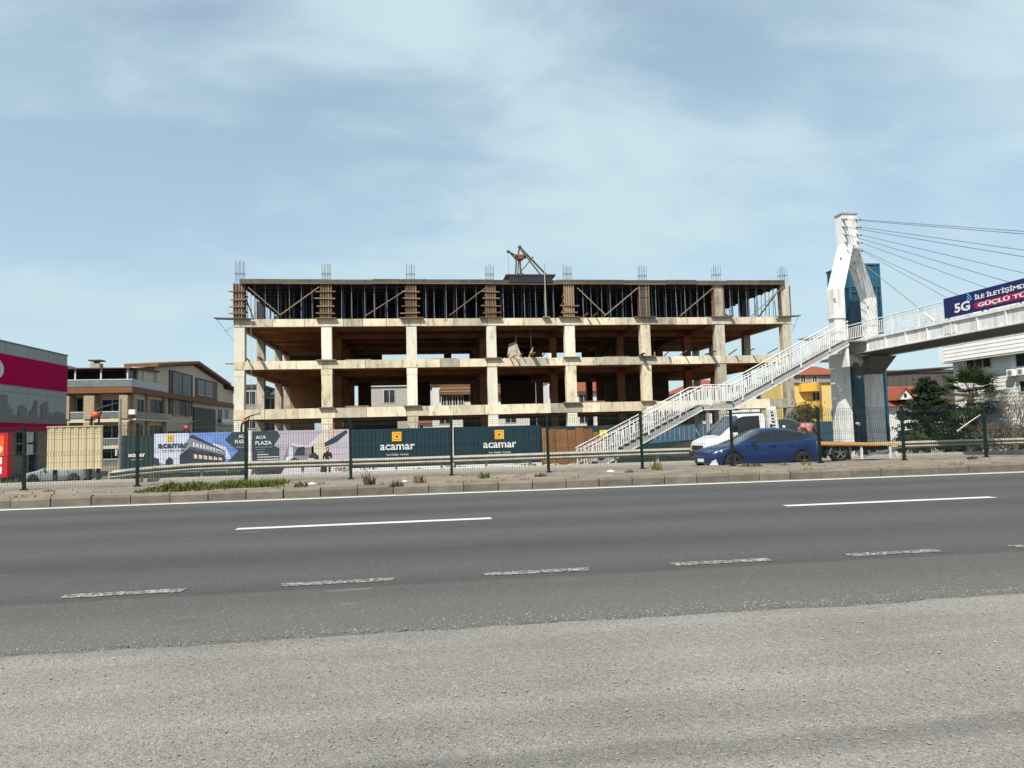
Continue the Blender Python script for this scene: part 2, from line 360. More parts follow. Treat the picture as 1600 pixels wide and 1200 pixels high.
# loose stones on the shoulder: stuff
sv = []; sf = []
def stone(x, y, z, r):
    n = len(sv); a = uni(0, 6.28); sx, sy, sz = uni(.7,1.3), uni(.6,1.1), uni(.45,.8)
    for (p, q, w) in ((1,0,0),(0,1,0),(-1,0,0),(0,-1,0),(.1,.1,1),(-.1,0,-1)):
        p, q = p*sx*uni(.8,1.2), q*sy*uni(.8,1.2)
        sv.append((x+r*(p*math.cos(a)-q*math.sin(a)), y+r*(p*math.sin(a)+q*math.cos(a)), z+r*w*sz))
    sf.extend([(n+i, n+(i+1) % 4, n+4) for i in range(4)]+[(n+(i+1) % 4, n+i, n+5) for i in range(4)])
for i in range(9000):
    y = 1.6+3.25*random.random()**1.1; x = y*uni(-.75, 1.05)
    stone(x, y, .002, min(.016, .0035*math.exp(random.gauss(0,.4))))
for i in range(2600):
    x = uni(-6, 9); stone(x, 4.82+random.gauss(0,.10)*(1 if mnoise.noise((x*1.3, 2, 2)) > -.1 else .4), .017, uni(.003,.008))
def stone_mat():
    m = M('loose_stone', (.23,.215,.19), .9, .45, 30); return m
me = bpy.data.meshes.new('loose_stones'); me.from_pydata(sv, [], sf); me.materials.append(stone_mat())
o = bpy.data.objects.new('loose_stones', me); COL.objects.link(o); o['kind'] = 'stuff'; o['label'] = 'small loose stones scattered over the gravel shoulder'; o['category'] = 'stones'

# kerb of separate stones + median
kerb = bpy.data.objects.new('kerb', None); COL.objects.link(kerb); struct(kerb); OFF[kerb] = (0,0,0)
def kerbmesh(L0, sc):
    m = MB(); a, b = 0, L0; c = .018
    sec = [(.0,-.03),(-.015,.165),(.01,.205),(.15,.215),(.15,-.03)]
    m.v = [Vector((a, y, z)) for y, z in sec]+[Vector((b, y, z)) for y, z in sec]
    m.f = [(4,3,2,1,0),(5,6,7,8,9)]+[(i, i+5, (i+1) % 5+5, (i+1) % 5)[::-1] for i in range(5)]
    return m.mesh('kerb_stone', KERB)
km = [kerbmesh(.742, 0), kerbmesh(.735, 0), kerbmesh(.748, 0)]
X = -17.4
while X < 30:
    o = inst('kerb_stone', random.choice(km), kerb, (X, 15.60+uni(-.010,.010), uni(-.010,.008)), (uni(-.02,.02), uni(-.006,.006), uni(-.008,.008))); X += .765
mb = MB()
for a, b in ((-300, -17.4), (30.4, 400)): mb.box((a, 15.6, -.03), (b, 15.75, .21))
mb.build('distant_kerb', KERB, kerb)
mb = MB(); gx = [-20+.25*i for i in range(220)]; gy = [15.74, 16.0, 16.4, 16.8, 17.2, 17.6, 18.0, 18.3, 18.47]
for j, y in enumerate(gy):
    for x in gx: mb.v.append(Vector((x, y, .185+.022*(y-15.7) + .022*mnoise.noise((x*1.3, y*2, 0)) + .012*mnoise.noise((x*5, y*5, 2)))))
nn = len(gx)
for j in range(len(gy)-1):
    for i in range(nn-1): mb.f.append((j*nn+i, j*nn+i+1, (j+1)*nn+i+1, (j+1)*nn+i))
for a, b in ((-300, -20), (34.75, 400)): mb.add([(a,15.74,.19),(b,15.74,.19),(b,18.47,.24),(a,18.47,.24)], [(0,1,2,3)])
struct(mb.build('median', DIRT, smooth=60))
struct(MB().box((-300, 18.45, -.2), (400, 18.6, .225)).build('median_back_kerb', KERBP))
# far carriageway and verge line
mb = MB(); yy = [18.6, 22, 25, 28, 30.6]
for y in yy: mb.v += [Vector((-300, y, gz(y)+.01)), Vector((400, y, gz(y)+.01))]
for j in range(4): mb.f.append((2*j, 2*j+1, 2*j+3, 2*j+2))
froad = struct(mb.build('far_road', ASPHF))
def fline(y0, y1):
    MB().add([(-300,y0,gz(y0)+.016),(400,y0,gz(y0)+.016),(400,y1,gz(y1)+.016),(-300,y1,gz(y1)+.016)], [(0,1,2,3)]).build('edge_line', PAINT, froad)
fline(18.95, 19.2); fline(29.7, 29.9)
struct(MB().box((-300, 30.6, -.6), (400, 30.8, gz(30.6)+.15)).build('far_kerb', KERBP))
# loose litter and leaves on the median edge: small stones
mb = MB()
for i in range(260):
    x = uni(-11, 18); y = uni(15.9, 17.6); z = .19+.022*(y-15.7); r = uni(.012,.04)
    mb.hexa([(x-r,y-r,z-.02),(x+r,y-r*.7,z-.02),(x+r*.8,y+r,z-.02),(x-r,y+r,z-.02),(x-r*.6,y-r*.5,z+r),(x+r*.5,y-r*.5,z+r*.8),(x+r*.4,y+r*.6,z+r),(x-r*.5,y+r*.5,z+r*.7)])
o = mb.build('median_rubble', M('rubble_stone', (.20,.175,.14), .9, .4, 9)); tag(o, 'small rubble and clods strewn along the dusty median', 'rubble', kind='stuff')
# thin wind-blown strips of dirt in the verge: grass
GRASS = M('fresh_grass', (.085,.10,.016), .8, .45, 5, rnd=0)
GRASSD = M('dry_weed', (.12,.10,.04), .85, .4, 6)
WEEDR = M('brown_weed', (.085,.055,.028), .85, .4, 6)
def blades(mb, cx, cy, cz, n, rx, ry, h, w=.012, lean=.5):
    for i in range(n):
        a = uni(0, 6.283); q = math.sqrt(random.random()); x = cx+rx*q*math.cos(a); y = cy+ry*q*math.sin(a)
        hh = h*uni(.45,1.1)*(1-.45*q); la = uni(0, 6.283); ln = hh*lean*uni(.2,1)
        t = Vector((math.cos(la+1.57), math.sin(la+1.57), 0))*w*uni(.6,1.4); d = Vector((math.cos(la), math.sin(la), 0))*ln
        p0 = Vector((x, y, cz)); p1 = p0+d*.35+Vector((0,0,hh*.6)); p2 = p0+d+Vector((0,0,hh))
        mb.add([p0-t, p0+t, p1+t*.8, p1-t*.8, p2], [(0,1,2,3),(3,2,4)])
mb = MB()
for i in range(130):
    x = uni(-6.0,-3.2); f = (1-abs((x+4.4)/1.75)**2*.6)*(.45+.75*abs(mnoise.noise((x*1.9, 3, 1)))*1.6)
    y = uni(16.2, 17.2) if x < -4.6 else uni(16.5, 17.6)
    blades(mb, x, y, .2, 70, .2, .2, uni(.16,.44)*f, .010, .9)
o = mb.build('grass', GRASS); tag(o, 'green grass patch growing on the median before the fence', 'grass', kind='stuff')
mb = MB()
for i in range(70): blades(mb, uni(-25, 8), uni(33.5, 44), gz(40)+.15, 30, .5, .5, uni(.08,.25), .02, .8)
for i in range(120):
    y = uni(32, 44.5); blades(mb, uni(-20, 30), y, gz(y)-.01, 26, .5, .4, uni(.08,.22), .02, .8)
o = mb.build('verge_grass', M('verge_grass', (.10,.115,.03), .85, .4, 4)); tag(o, 'sparse green weeds on the verge behind the guard rail', 'grass', kind='stuff')
mb = MB()
for i in range(90):
    x = uni(-10, 17); y = random.choice((uni(17.5, 18.3), uni(15.8, 16.1), uni(16.5, 17.8))); blades(mb, x, y, .2, 9, .16, .1, uni(.05,.13), .008, 1.0)
tag(mb.build('dry_stubble', GRASSD), 'sparse dry stubble dotted over the dusty median', 'stubble', kind='stuff')
weeds = [(577,755,.34,WEEDR,'brown upright weed tuft on the median, beside a fence post'),(620,757,.16,WEEDR,'small brown weed on the median below the left navy hoarding'),
 (655,751,.24,GRASSD,'dry weed tuft on the median below the left navy hoarding lettering'),(757,745,.22,GRASS,'green weed tuft on the median below the right navy hoarding'),
 (845,742,.14,WEEDR,'low brown weed on the median below the rusty board barrier'),(985,736,.1,WEEDR,'flat dry weed on the median left of the tall weed below the stairs'),(1027,733,.36,GRASSD,'tall forked dry weed on the median below the white stairs'),
 (1165,727,.16,WEEDR,'small brown weed at the fence foot before the blue car door'),(1182,727,.17,WEEDR,'bushy brown weed at the fence foot before the blue car'),
 (1225,724,.13,GRASSD,'low spreading dry grass tuft before the blue car rear door'),(1258,722,.16,GRASSD,'low green-brown tuft before the blue car rear wheel'),(1520,716,.15,WEEDR,'low dry tuft on the median below the palm tree'),
 (470,757,.14,WEEDR,'small brown weed on the median right of the grass patch')]
for px, py, h, mt, lab in weeds:
    d = ray(px, py); t = (.25-HC)/d.z; p = Vector((0,0,HC))+d*t
    if p.y > 17.85: p *= 17.7/p.y
    mb = MB(); blades(mb, p.x, p.y, .2, 46, .14 if h > .2 else .16, .10, h*1.25, .012, .75)
    tag(mb.build('weed', mt), lab, 'weed', 'weeds along the median')

LIT = M('white_litter', (.55,.54,.5), .8, .1, 5)
for px, py, r, lab in ((487,756,.07,'white scrap of paper on the median right of the grass'),(955,737,.10,'flat white scrap on the median below the stair foot'),(632,752,.05,'tiny white scrap between two weeds on the median'),(75,768,.09,'brown crumpled scrap on the median near the left fence post')):
    d = ray(px, py); p = Vector((0,0,HC))+d*((.22-HC)/d.z); p *= min(1, 17.6/p.y); mb = MB()
    mb.add([(p.x-r*1.4,p.y-r,.205),(p.x+r,p.y-r*.8,.215),(p.x+r*1.5,p.y+r,.225),(p.x-r,p.y+r*.9,.235),(p.x,p.y,.225+r*.5)], [(0,1,4),(1,2,4),(2,3,4),(3,0,4)])
    tag(mb.build('litter', LIT if px > 100 else WEEDR), lab, 'litter', 'litter on the median')
# ------------------------------------------------------------------ fence on the median
FGREEN = M('green_coated_steel', (.008,.017,.016), .6, .2, 5, spec=.15)
FWIRE = M('green_coated_wire', (.022,.034,.031), .55, .2, 5)
fence = thing('wire_mesh_fence', 'dark green welded wire mesh fence running along the median', 'fence', (-9.2, 18, .22))
pm = MB().box((-.033,-.03,-.1),(.033,.03,1.48)); pm.box((-.044,-.036,1.475),(.044,.036,1.5)); pm.box((-.07,-.06,-.02),(.07,.06,.02))
pm = pm.mesh('post', FGREEN)
zs = [.10,.22,.27,.32,.62,.78,.83,.88,1.17,1.28,1.33,1.38,1.46]; beads = {.27:.045,.83:.045,1.33:.045}
wm = MB()
def wbar(p, q, w): wm.bar(p, q, w, w, (0,1,0) if abs(p[2]-q[2]) < 1e-6 else (1,0,0))
nw = 40
for i in range(nw+1):
    x = .05+2.4*i/nw
    for a, b in zip(zs, zs[1:]):
        if (a in (.22,.27,.78,.83,1.28,1.33)) or a in (.10,.32,.62,.88,1.17,1.38): wbar((x, -.035-beads.get(a,0), a), (x, -.035-beads.get(b,0), b), .0055)
for z in zs:
    if z not in (.62, 1.17): pass
    wbar((.05, -.042-beads.get(z,0), z), (2.45, -.042-beads.get(z,0), z), .0055)
wm = wm.mesh('wire_panel', FWIRE)
for k in range(-3, 14):
    o = inst('post', pm, fence, (-9.2+2.5*k, 18+uni(-.02,.02), .24), (uni(-.012,.012), uni(-.012,.012), 0))
    if k < 13: inst('wire_panel', wm, fence, (-9.2+2.5*k, 18, .24+uni(-.01,.01)))

# ------------------------------------------------------------------ guard rail
GALV = M('weathered_galvanised_rail', (.36,.34,.29), .6, .15, 2.5, metal=.2, dirt=(.20,.17,.125), damt=.6, dscale=3)
rp = [(172,736,29.6),(200,732.5,30.0),(240,728.5,30.5),(300,724,31.2),(400,720.5,31.8),(600,715.5,32),(800,709,32),(1000,702,32),(1200,696,32),(1430,689,32),(1600,684,32)]
path = [at(*p) for p in rp]; path += [Vector((38, 32, .36)), Vector((60, 32, .4))]
rail = thing('guard_rail', 'long weathered steel guard rail on posts along the far road', 'guard rail', (path[0].x, path[0].y, gz(30)))
prof = [(.03,0),(-.06,-.03),(-.12,-.075),(-.12,-.085),(-.05,-.125),(.03,-.15),(.03,-.165),(-.06,-.20),(-.12,-.24),(-.12,-.25),(-.06,-.295),(0.02,-.325)]
mb = MB(); m_ = len(prof)
for p in path: mb.v += [p+Vector((0, a, b)) for a, b in prof]
for j in range(len(path)-1):
    for i in range(m_-1): mb.f.append((j*m_+i, (j+1)*m_+i, (j+1)*m_+i+1, j*m_+i+1))
ro = mb.build('w_beam', GALV, rail, smooth=50); sm = ro.modifiers.new('solid', 'SOLIDIFY'); sm.thickness = .006
end = path[0]; MB().tube(end+V(0,-.04,0), end+V(0,-.04,-.31), .06, .06, 10).build('rail_end', GALV, rail, smooth=40)
d0 = -13.0
def rail_at(x): return (interp([(p.x, p.y) for p in path], x), interp([(p.x, p.z) for p in path], x))
X = path[0].x+.9
while X < 40:
    y, z = rail_at(X)
    MB().box((X-.05, y+.03, gz(y)-.1), (X+.05, y+.13, z-.04)).build('post', GALV, rail)
    MB().box((X-.04, y-.03, z-.22), (X+.04, y+.035, z-.09)).build('spacer_block', GALV, rail)
    X += 2.02
# ================================================================== UNFINISHED BUILDING
CX = [-15.05, -7.81, -.52, 6.54, 13.69, 20.76, 27.98, 34.62]
ROWS = [62.38, 70.5, 79.0, 84.2]
LV = [(2.95,3.8),(7.2,7.9),(10.87,11.52)]
FL = [-1.4, 3.8, 7.9, 11.52]
YF = 62.0
B = thing('concrete_building_frame', 'unfinished four-storey concrete building frame of bare columns and slabs', 'building', (9.8, 62, -1.3))
XL, XR = CX[0]-.42, CX[-1]+.42
# slabs
for i, (a, b) in enumerate(LV):
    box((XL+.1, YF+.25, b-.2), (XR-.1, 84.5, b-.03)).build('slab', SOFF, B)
    # front edge beam in cast segments, slightly proud or set back
    x = XL-.05
    cuts = [x]
    while x < XR+.05:
        x = min(XR+.05, x+uni(1.6, 3.6)); cuts.append(x)
    if cuts[-1]-cuts[-2] < .9: cuts.pop(-2)
    for p, q in zip(cuts, cuts[1:]):
        dy = uni(-.012,.012); dz = uni(-.012,.012)
        mb = MB().box((p+.018, YF-.03+dy, a+dz), (q-.018, YF+.4, b+dz*.5)); mb.build('edge_beam', CONC if uni(0,1) > .28 else CONCG, B)
    for Y in (66.3, 70.5, 74.8, 79.0, 84.2):
        w = .2 if Y in ROWS else .14
        h = a+.02 if Y in ROWS else a+.2
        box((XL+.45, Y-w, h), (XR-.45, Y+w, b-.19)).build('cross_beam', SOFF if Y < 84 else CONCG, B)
    for k, X in enumerate(CX):
        mt = CONCG if k in (0, 7) else SOFF
        o_ = -.4 if k == 0 else (.0 if k == 7 else -.2); w = .4
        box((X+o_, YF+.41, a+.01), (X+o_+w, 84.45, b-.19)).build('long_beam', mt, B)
        if k in (0, 7): box((X+(-.41 if k == 0 else .02), YF+.41, b-.185), (X+(-.02 if k == 0 else .41), 84.45, b-.01)).build('slab_edge', CONCG, B)
# ground slab
box((XL, YF-.2, -1.6), (XR, 84.6, -1.25)).build('ground_slab', CONCG, B)
# columns
for fi in range(3):
    z0, z1 = FL[fi], LV[fi][0]
    for ri, Y in enumerate(ROWS):
        for k, X in enumerate(CX):
            w = (.44 if ri == 0 else .36)*uni(.95,1.05); d = .36 if ri == 0 else .33
            if k in (0,7): w *= .95
            j = uni(-.03,.03)
            zt = z1+.03
            mb = MB().hexa([(X-w+j,Y-d,z0-.03),(X+w+j,Y-d,z0-.03),(X+w+j,Y+d,z0-.03),(X-w+j,Y+d,z0-.03),(X-w,Y-d,zt),(X+w,Y-d,zt),(X+w,Y+d,zt),(X-w,Y+d,zt)])
            if fi < 2 and ri == 0 and random.random() < .6:  # cold joint collar near the top
                mb.box((X-w-.02, Y-d-.02, zt-.55-uni(0,.1)), (X+w+.02, Y-d+.2, zt-.02))
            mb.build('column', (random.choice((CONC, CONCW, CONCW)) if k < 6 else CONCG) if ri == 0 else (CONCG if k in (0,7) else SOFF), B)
# timber ledgers left at column feet
for lv in (1, 2):
    z = FL[lv]
    for k, X in enumerate(CX[1:7], 1):
        if random.random() < .75:
            box((X-.75+uni(-.1,.1), YF-.30, z-.02), (X+.75+uni(-.1,.1), YF+.02, z+.07)).build('timber_ledge', WOOD, B)
# partition walls inside
def iwall(x0, x1, Y, fi, mt=WALLB, h=1.0, t=.2):
    z0 = FL[fi]; z1 = lerp(z0, LV[fi][1]-.2, h); box((x0, Y, z0), (x1, Y+t, z1)).build('partition_wall', mt, B)
iwall(-15.0, -8.2, 83.9, 1)
iwall(-15.0, -12, 83.9, 0)
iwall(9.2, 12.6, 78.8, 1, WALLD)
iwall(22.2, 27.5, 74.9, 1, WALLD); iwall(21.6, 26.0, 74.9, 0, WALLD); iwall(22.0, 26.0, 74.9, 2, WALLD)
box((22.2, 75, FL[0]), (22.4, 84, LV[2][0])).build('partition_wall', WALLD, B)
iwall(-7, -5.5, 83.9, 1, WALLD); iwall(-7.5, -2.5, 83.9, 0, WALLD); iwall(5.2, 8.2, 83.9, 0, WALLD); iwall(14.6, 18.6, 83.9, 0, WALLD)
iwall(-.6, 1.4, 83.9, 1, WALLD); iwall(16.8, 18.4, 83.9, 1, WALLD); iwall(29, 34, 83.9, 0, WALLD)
# low upstand on third floor back edge: gaps left open
for (x0, x1) in ((-15.0, -4.2), (3.1, 4.0), (8.6, 14.6), (20, 27)):
    box((x0, 84.25, FL[2]), (x1, 84.45, LV[2][0]+.05)).build('back_infill', WALLD, B)
# top-storey columns already cast
for k in (5, 6, 7):
    X = CX[k]; w = .42
    MB().hexa([(X-w,YF+.02,11.5),(X+w,YF+.02,11.5),(X+w,YF+.72,11.5),(X-w,YF+.72,11.5),(X-w*.95,YF+.02,14.62),(X+w*.95,YF+.02,14.62),(X+w,YF+.72,14.62),(X-w,YF+.72,14.62)]).build('column', CONCG, B)
for ri in (1, 2):
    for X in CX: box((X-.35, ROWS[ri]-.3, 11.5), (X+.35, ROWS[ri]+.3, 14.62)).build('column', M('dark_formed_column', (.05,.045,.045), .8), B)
# starter bars over the columns
rbm = MB().tube((0,0,-.2),(0,0,1.45),.016,.016,5,False).mesh('rebar', REBAR)
for k, X in enumerate(CX):
    for i in range(4):
        for j in (0, 1):
            h = uni(.92,1.08)
            inst('rebar', rbm, B, (X-.33+.22*i+uni(-.02,.02), YF+.1+.5*j, 14.95), (uni(-.02,.02), uni(-.02,.02), 0), (1,1,h*(1.15 if k == 0 else 1)))
    z = 15.55+uni(-.1,.1); mb = MB()
    for (p, q) in (((-.36,.08),(.36,.08)),((.36,.08),(.36,.64)),((.36,.64),(-.36,.64)),((-.36,.64),(-.36,.08))):
        mb.tube((X+p[0], YF+p[1], z), (X+q[0], YF+q[1], z), .022, .022, 5)
    mb.build('rebar_tie', REBAR, B)
# ---- slab formwork of the top storey
FW_ = thing('slab_formwork', 'dark timber slab formwork on rows of steel props crowning the building', 'formwork', (9.8, 62, 11.52))
box((XL+.45, YF-.02, 14.64), (XR-.5, 84.3, 14.72)).build('deck_panel', DARKF, FW_)
for Y in [63.0+1.55*i for i in range(14)]:
    box((XL+.5, Y-.05, 14.44), (XR-.55, Y+.05, 14.635)).build('bearer', DARKF, FW_)
x = XL+.5
while x < XR-.5:
    q = min(XR-.5, x+uni(2.2, 4.2))
    if XR-.5-q < 1: q = XR-.5
    dz = uni(-.03,.03); dy = uni(-.03,.03)
    box((x+.01, YF-.14+dy, 14.63+dz), (q-.01, YF-.09+dy, 14.98+dz)).build('edge_board', EDGEF, FW_)
    box((x+.01, YF-.2+dy, 14.56+dz), (q-.01, YF-.145+dy, 14.64+dz)).build('edge_batten', WOOD, FW_)
    x = q
box((XL+.5, YF-.08, 14.725), (XR-.52, 84.3, 14.9)).build('fresh_slab', CONCG, FW_)
for (s, X) in ((-1, XL+.42), (1, XR-.48)):
    for Y0 in (62.2, 69.6, 77): box((X-.03, Y0, 14.6), (X+.03, Y0+7.3, 14.98)).build('edge_board', EDGEF, FW_)
prm = MB().tube((0,0,0),(0,0,1.7),.038,.038,6).tube((0,0,1.7),(0,0,3.05),.028,.028,6); prm.box((-.07,-.07,0),(.07,.07,.012)); prm.box((-.07,-.07,3.03),(.07,.07,3.045)); prm.tube((0,0,1.66),(0,0,1.74),.055,.055,6)
pa = prm.mesh('steel_prop', STEELP); pb = prm.mesh('steel_prop', STEELB)
for ri, Y in enumerate((62.25, 63.7, 65.6, 68.3, 72.5)):
    for k in range(7):
        a, b = CX[k]+.75, CX[k+1]-.75; n = 6 if ri < 3 else 4
        for i in range(n):
            X = lerp(a, b, (i+.5)/n)+uni(-.16,.16)
            inst('steel_prop', pa if (ri == 0 or random.random() < .35) else pb, FW_, (X, Y+uni(-.1,.1), 11.525), (uni(-.025,.025), uni(-.03,.03) if ri else uni(-.012,.012), 0))
for sx in (CX[0]-.1, CX[7]+.05):
    for Y in (64, 65.4, 67, 68.4, 72, 73.6, 75.2, 77): inst('steel_prop', pa, FW_, (sx, Y, 11.525), (uni(-.03,.03), uni(-.03,.03), 0))
for (a, b, c, d) in ((438,492,499,448),(570,494,636,452),(702,493,758,450),(902,450,946,492),(944,494,996,450),(1062,494,1114,450),(1174,494,1226,446),(388,449,438,492)):
    p, q = at(a, b, 61.93), at(c, d, 61.93); MB().bar(p, q, .07, .13, (0,1,0)).build('diagonal_brace', WOODP, FW_)
for (p, q) in (((CX[0],63,14.4),(CX[0],69,11.7)),((CX[7],63,14.4),(CX[7],69,11.7)),((CX[7],70,11.7),(CX[7],76,14.4))):
    MB().bar(p, q, .06, .12).build('diagonal_brace', WOOD, FW_)
# ---- column formworks
ordn = ['leftmost corner', 'second', 'third', 'fourth', 'fifth']
labs = ['dark boxed column formwork with stub clamps at the left corner of the top storey', 'timber column formwork with clamps, second column from the left on the top storey',
        'timber column formwork with clamps, third column from the left on the top storey', 'timber column formwork with clamps, fourth from left, left of the roof hoist',
        'pale timber column formwork, fifth from left, right of the roof hoist', 'dark panel column form, sixth from left on the top storey']
plk = MB().box((-.045,-.03,0),(.045,.03,3.05)).mesh('plank', WOOD); plkp = MB().box((-.045,-.03,0),(.045,.03,3.05)).mesh('plank', WOODP)
yk = MB().box((-.9,-.04,-.05),(.9,.04,.05)).mesh('clamp', WOOD)
DARKW = M('dark_form_panel', (.085,.07,.058), .8, .3, 3, rnd=.2)
for k in range(6):
    X = CX[k]; t = thing('column_formwork', labs[k], 'formwork', (X, YF, 11.52), 'column formworks of the top storey')
    box((X-.43, YF+.0, 11.56), (X+.43, YF+.72, 14.6)).build('form_box', DARKW if k != 4 else WOOD, t)
    if k == 5:
        for xx in (-.45, .45, .18): inst('plank', plkp, t, (X+xx, YF-.04, 11.58))
        box((X-.45, YF-.06, 13.4), (X+.4, YF-.01, 13.5)).build('clamp', DARKW, t); box((X-.45, YF-.06, 14.2), (X+.4, YF-.01, 14.3)).build('clamp', DARKW, t)
    else:
        for i in range(5 if k not in (0,) else 4):
            inst('plank', (plkp if (k == 4 or random.random() < .35) else plk), t, (X-.42+.21*i+uni(-.02,.02), YF-.04, 11.57), (0, uni(-.01,.01), 0), (1,1,uni(.94,1.02)))
        for z in ((12.0, 12.62, 13.3, 13.9) if k else (12.0, 12.6, 13.2, 13.9)):
            if k == 4 and z > 12.7: continue
            inst('clamp', yk, t, (X+uni(-.12,.12)-(.1 if k == 0 else 0), YF-.12, z), (0, uni(-.04,.04), 0), ((.92 if k else .7)*uni(.9,1.1),1,1))
        for z in (12.2, 12.9, 13.55): box((X-.52, YF-.0, z), (X-.44, YF+1.0, z+.1)).build('side_clamp', WOOD, t); box((X+.44, YF-.0, z), (X+.52, YF+1.0, z+.1)).build('side_clamp', WOOD, t)
    box((X-.98+uni(-.1,.1), YF-.36, 11.53), (X+.98+uni(-.1,.1), YF-.02, 11.585)).build('kicker_board', DARKW if k in (0,5) else WOOD, t)
for k in (6, 7):
    X = CX[k]; t = thing('column_side_boards', ('rust brown side boards left on the seventh column from the left, top storey' if k == 6 else 'grey side boards left on the right corner column of the top storey'), 'formwork', (X, YF, 11.52), 'column side boards')
    for s in (-1, 1): box((X+s*.47-.03, YF-.03, 11.6), (X+s*.47+.03, YF+.5, 14.5)).build('side_board', WOOD if k == 6 else EDGEF, t)
    box((X-.9, YF-.3, 11.53), (X+.9, YF-.02, 11.59)).build('kicker_board', WOOD, t)
# ---- loose planks sticking out over the slab edges
plab = {}
def loose(px, py, Y0, out, name, lab, tilt=.1, w=.14, side=0):
    p = at(px, py, YF); z = p.z
    mb = MB().bar((p.x-side*.3, YF+1.0, z-.02), (p.x+side, YF-out, z+tilt), w, .045)
    tag(mb.build('loose_plank', WOOD), lab, 'plank', 'planks lying on slab edges')
spots = [(386,562,.7,.1,.12,'narrow plank jutting over the second slab near the left corner'),(406,561,.9,.1,.3,'wide plank jutting over the second slab right of the left corner'),
 (795,556,.7,.1,.12,'plank jutting over the second slab under the leaning board'),(803,556,.8,.0,.12,'short plank jutting over the second slab right of the leaning board'),
 (814,555,.6,.1,.1,'thin plank jutting from the second slab in the hoist bay'),(832,555,.9,.15,.4,'wide plank jutting over the second slab in the hoist bay'),(850,555,.6,.1,.1,'thin plank right of the wide one in the hoist bay'),
 (914,493,.7,.1,.12,'plank jutting over the third slab right of the fifth column'),(929,493,.7,.1,.12,'plank jutting over the third slab, second right of the fifth column'),
 (1003,555,1.0,.1,.3,'wide plank at the sixth column on the second slab'),(1043,554,.7,.2,.1,'thin plank jutting over the second slab right of the sixth column'),(1068,553,.8,.2,.12,'plank tilted up over the second slab left of the seventh column'),
 (1110,552,.9,.1,.35,'wide plank jutting from the second slab just left of the seventh column'),(1146,552,.8,.3,.14,'plank jutting over the second slab right of the seventh column'),(1172,551,.8,.3,.14,'plank tilted over the second slab near the right corner'),
 (1208,550,.7,.3,.12,'last plank over the second slab beside the right corner'),(1140,494,.6,.0,.3,'short boards stacked on the third slab edge near the right corner')]
for px, py, out, tilt, w, lab in spots: loose(px, py, YF, out, 'p', lab, tilt, w, uni(-.15,.15))
# corner platforms (left and right) with wire stays
for (s, X, lab) in ((-1, CX[0]-.4, 'timber working platform jutting from the left corner under the top storey'), (1, CX[7]+.4, 'small timber platform jutting from the right corner under the top storey')):
    t = thing('work_platform', lab, 'platform', (X, YF, 11.4)); e = 1.6 if s < 0 else .9
    MB().bar((X-s*.8, YF+.1, 11.55), (X+s*e, YF+.1, 11.62), .9, .05).build('deck_board', DARKW, t); MB().bar((X-s*1.6, YF-.25, 11.5), (X+s*e*.9, YF-.25, 11.56), .2, .06).build('ledger', WOOD, t)
    MB().tube((X+s*e*.9, YF, 11.55), (X, YF+.05, 9.6 if s < 0 else 9.9), .018).build('stay', REBAR, t); MB().tube((X+s*e*.5, YF, 10.5), (X, YF+.05, 10.95), .015).build('stay', REBAR, t)
t = MB().bar((CX[0]-1.2, YF+.3, 7.75), (CX[0]+.5, YF+.3, 7.72), .12, .08); tag(t.build('loose_plank', DARKW), 'dark pole poking left out of the second slab at the left corner', 'plank', 'planks lying on slab edges')
# leaning board, rags and rubble on the third floor in the hoist bay
p = at(803, 557, 62.6)
tag(MB().hexa([(p.x-.6,62.9,7.92),(p.x+.75,62.5,7.92),(p.x+.78,62.56,7.92),(p.x-.57,62.96,7.92),(p.x-.35,63.3,9.35),(p.x+.3,63.1,9.55),(p.x+.33,63.16,9.55),(p.x-.32,63.36,9.35)]).build('leaning_board', M('grey_board', (.30,.25,.20), .85, .3, 4)), 'weathered grey board leaning in the hoist bay on the second slab', 'board')
p = at(827, 556, 62.6)
tag(MB().prism([(p.x-.15,62.5,7.95),(p.x+.1,62.45,7.97),(p.x+.42,62.6,9.0),(p.x+.2,62.6,8.75)], (0,.05,0)).build('leaning_board', WOODP), 'pale pointed offcut leaning right of the grey board', 'board')
mb = MB()
for i in range(26):
    q = at(uni(785, 850), 556, 62.4); r = uni(.05,.16); mb.hexa([(q.x-r,62.2,7.9),(q.x+r,62.15,7.9),(q.x+r,62.2+r,7.9),(q.x-r,62.25+r,7.9),(q.x-r*.7,62.2,7.95+r*.4),(q.x+r*.8,62.2,7.93+r*.5),(q.x+r*.6,62.2+r,7.95+r*.5),(q.x-r*.5,62.2+r,7.95+r*.3)])
tag(mb.build('rubble', CONC), 'pale rubble on the second slab edge under the leaning board', 'rubble', kind='stuff')
box((at(856,555,62.3).x, 62.15, 7.9), (at(861,555,62.3).x, 62.4, 8.35)).build('x', WHITEP).name = 'white_bucket'
tag(bpy.data.objects['white_bucket'], 'white bucket on the second slab edge in the hoist bay', 'bucket')
for (a, b, nm) in ((806, 516, 'left'), (829, 512, 'right')):
    p = at(a, b, 62.6); o = MB().tube((p.x, 62.6, 8.4), (p.x, 62.6, 10.9), .02).build('hanging_rope', REBAR); tag(o, ('thin rope hanging over the leaning grey board' if nm == 'left' else 'thin rope hanging over the pale pointed offcut'), 'rope', 'ropes in the hoist bay')
p0 = at(394, 580, 61.8)
tag(MB().tube((p0.x, 61.8, -1.2), (p0.x-.1, 61.8, 11.5), .012).build('hanging_rope', M('pale_rope', (.4,.38,.33), .9)), 'long pale rope hanging from the top storey at the left bay', 'rope')
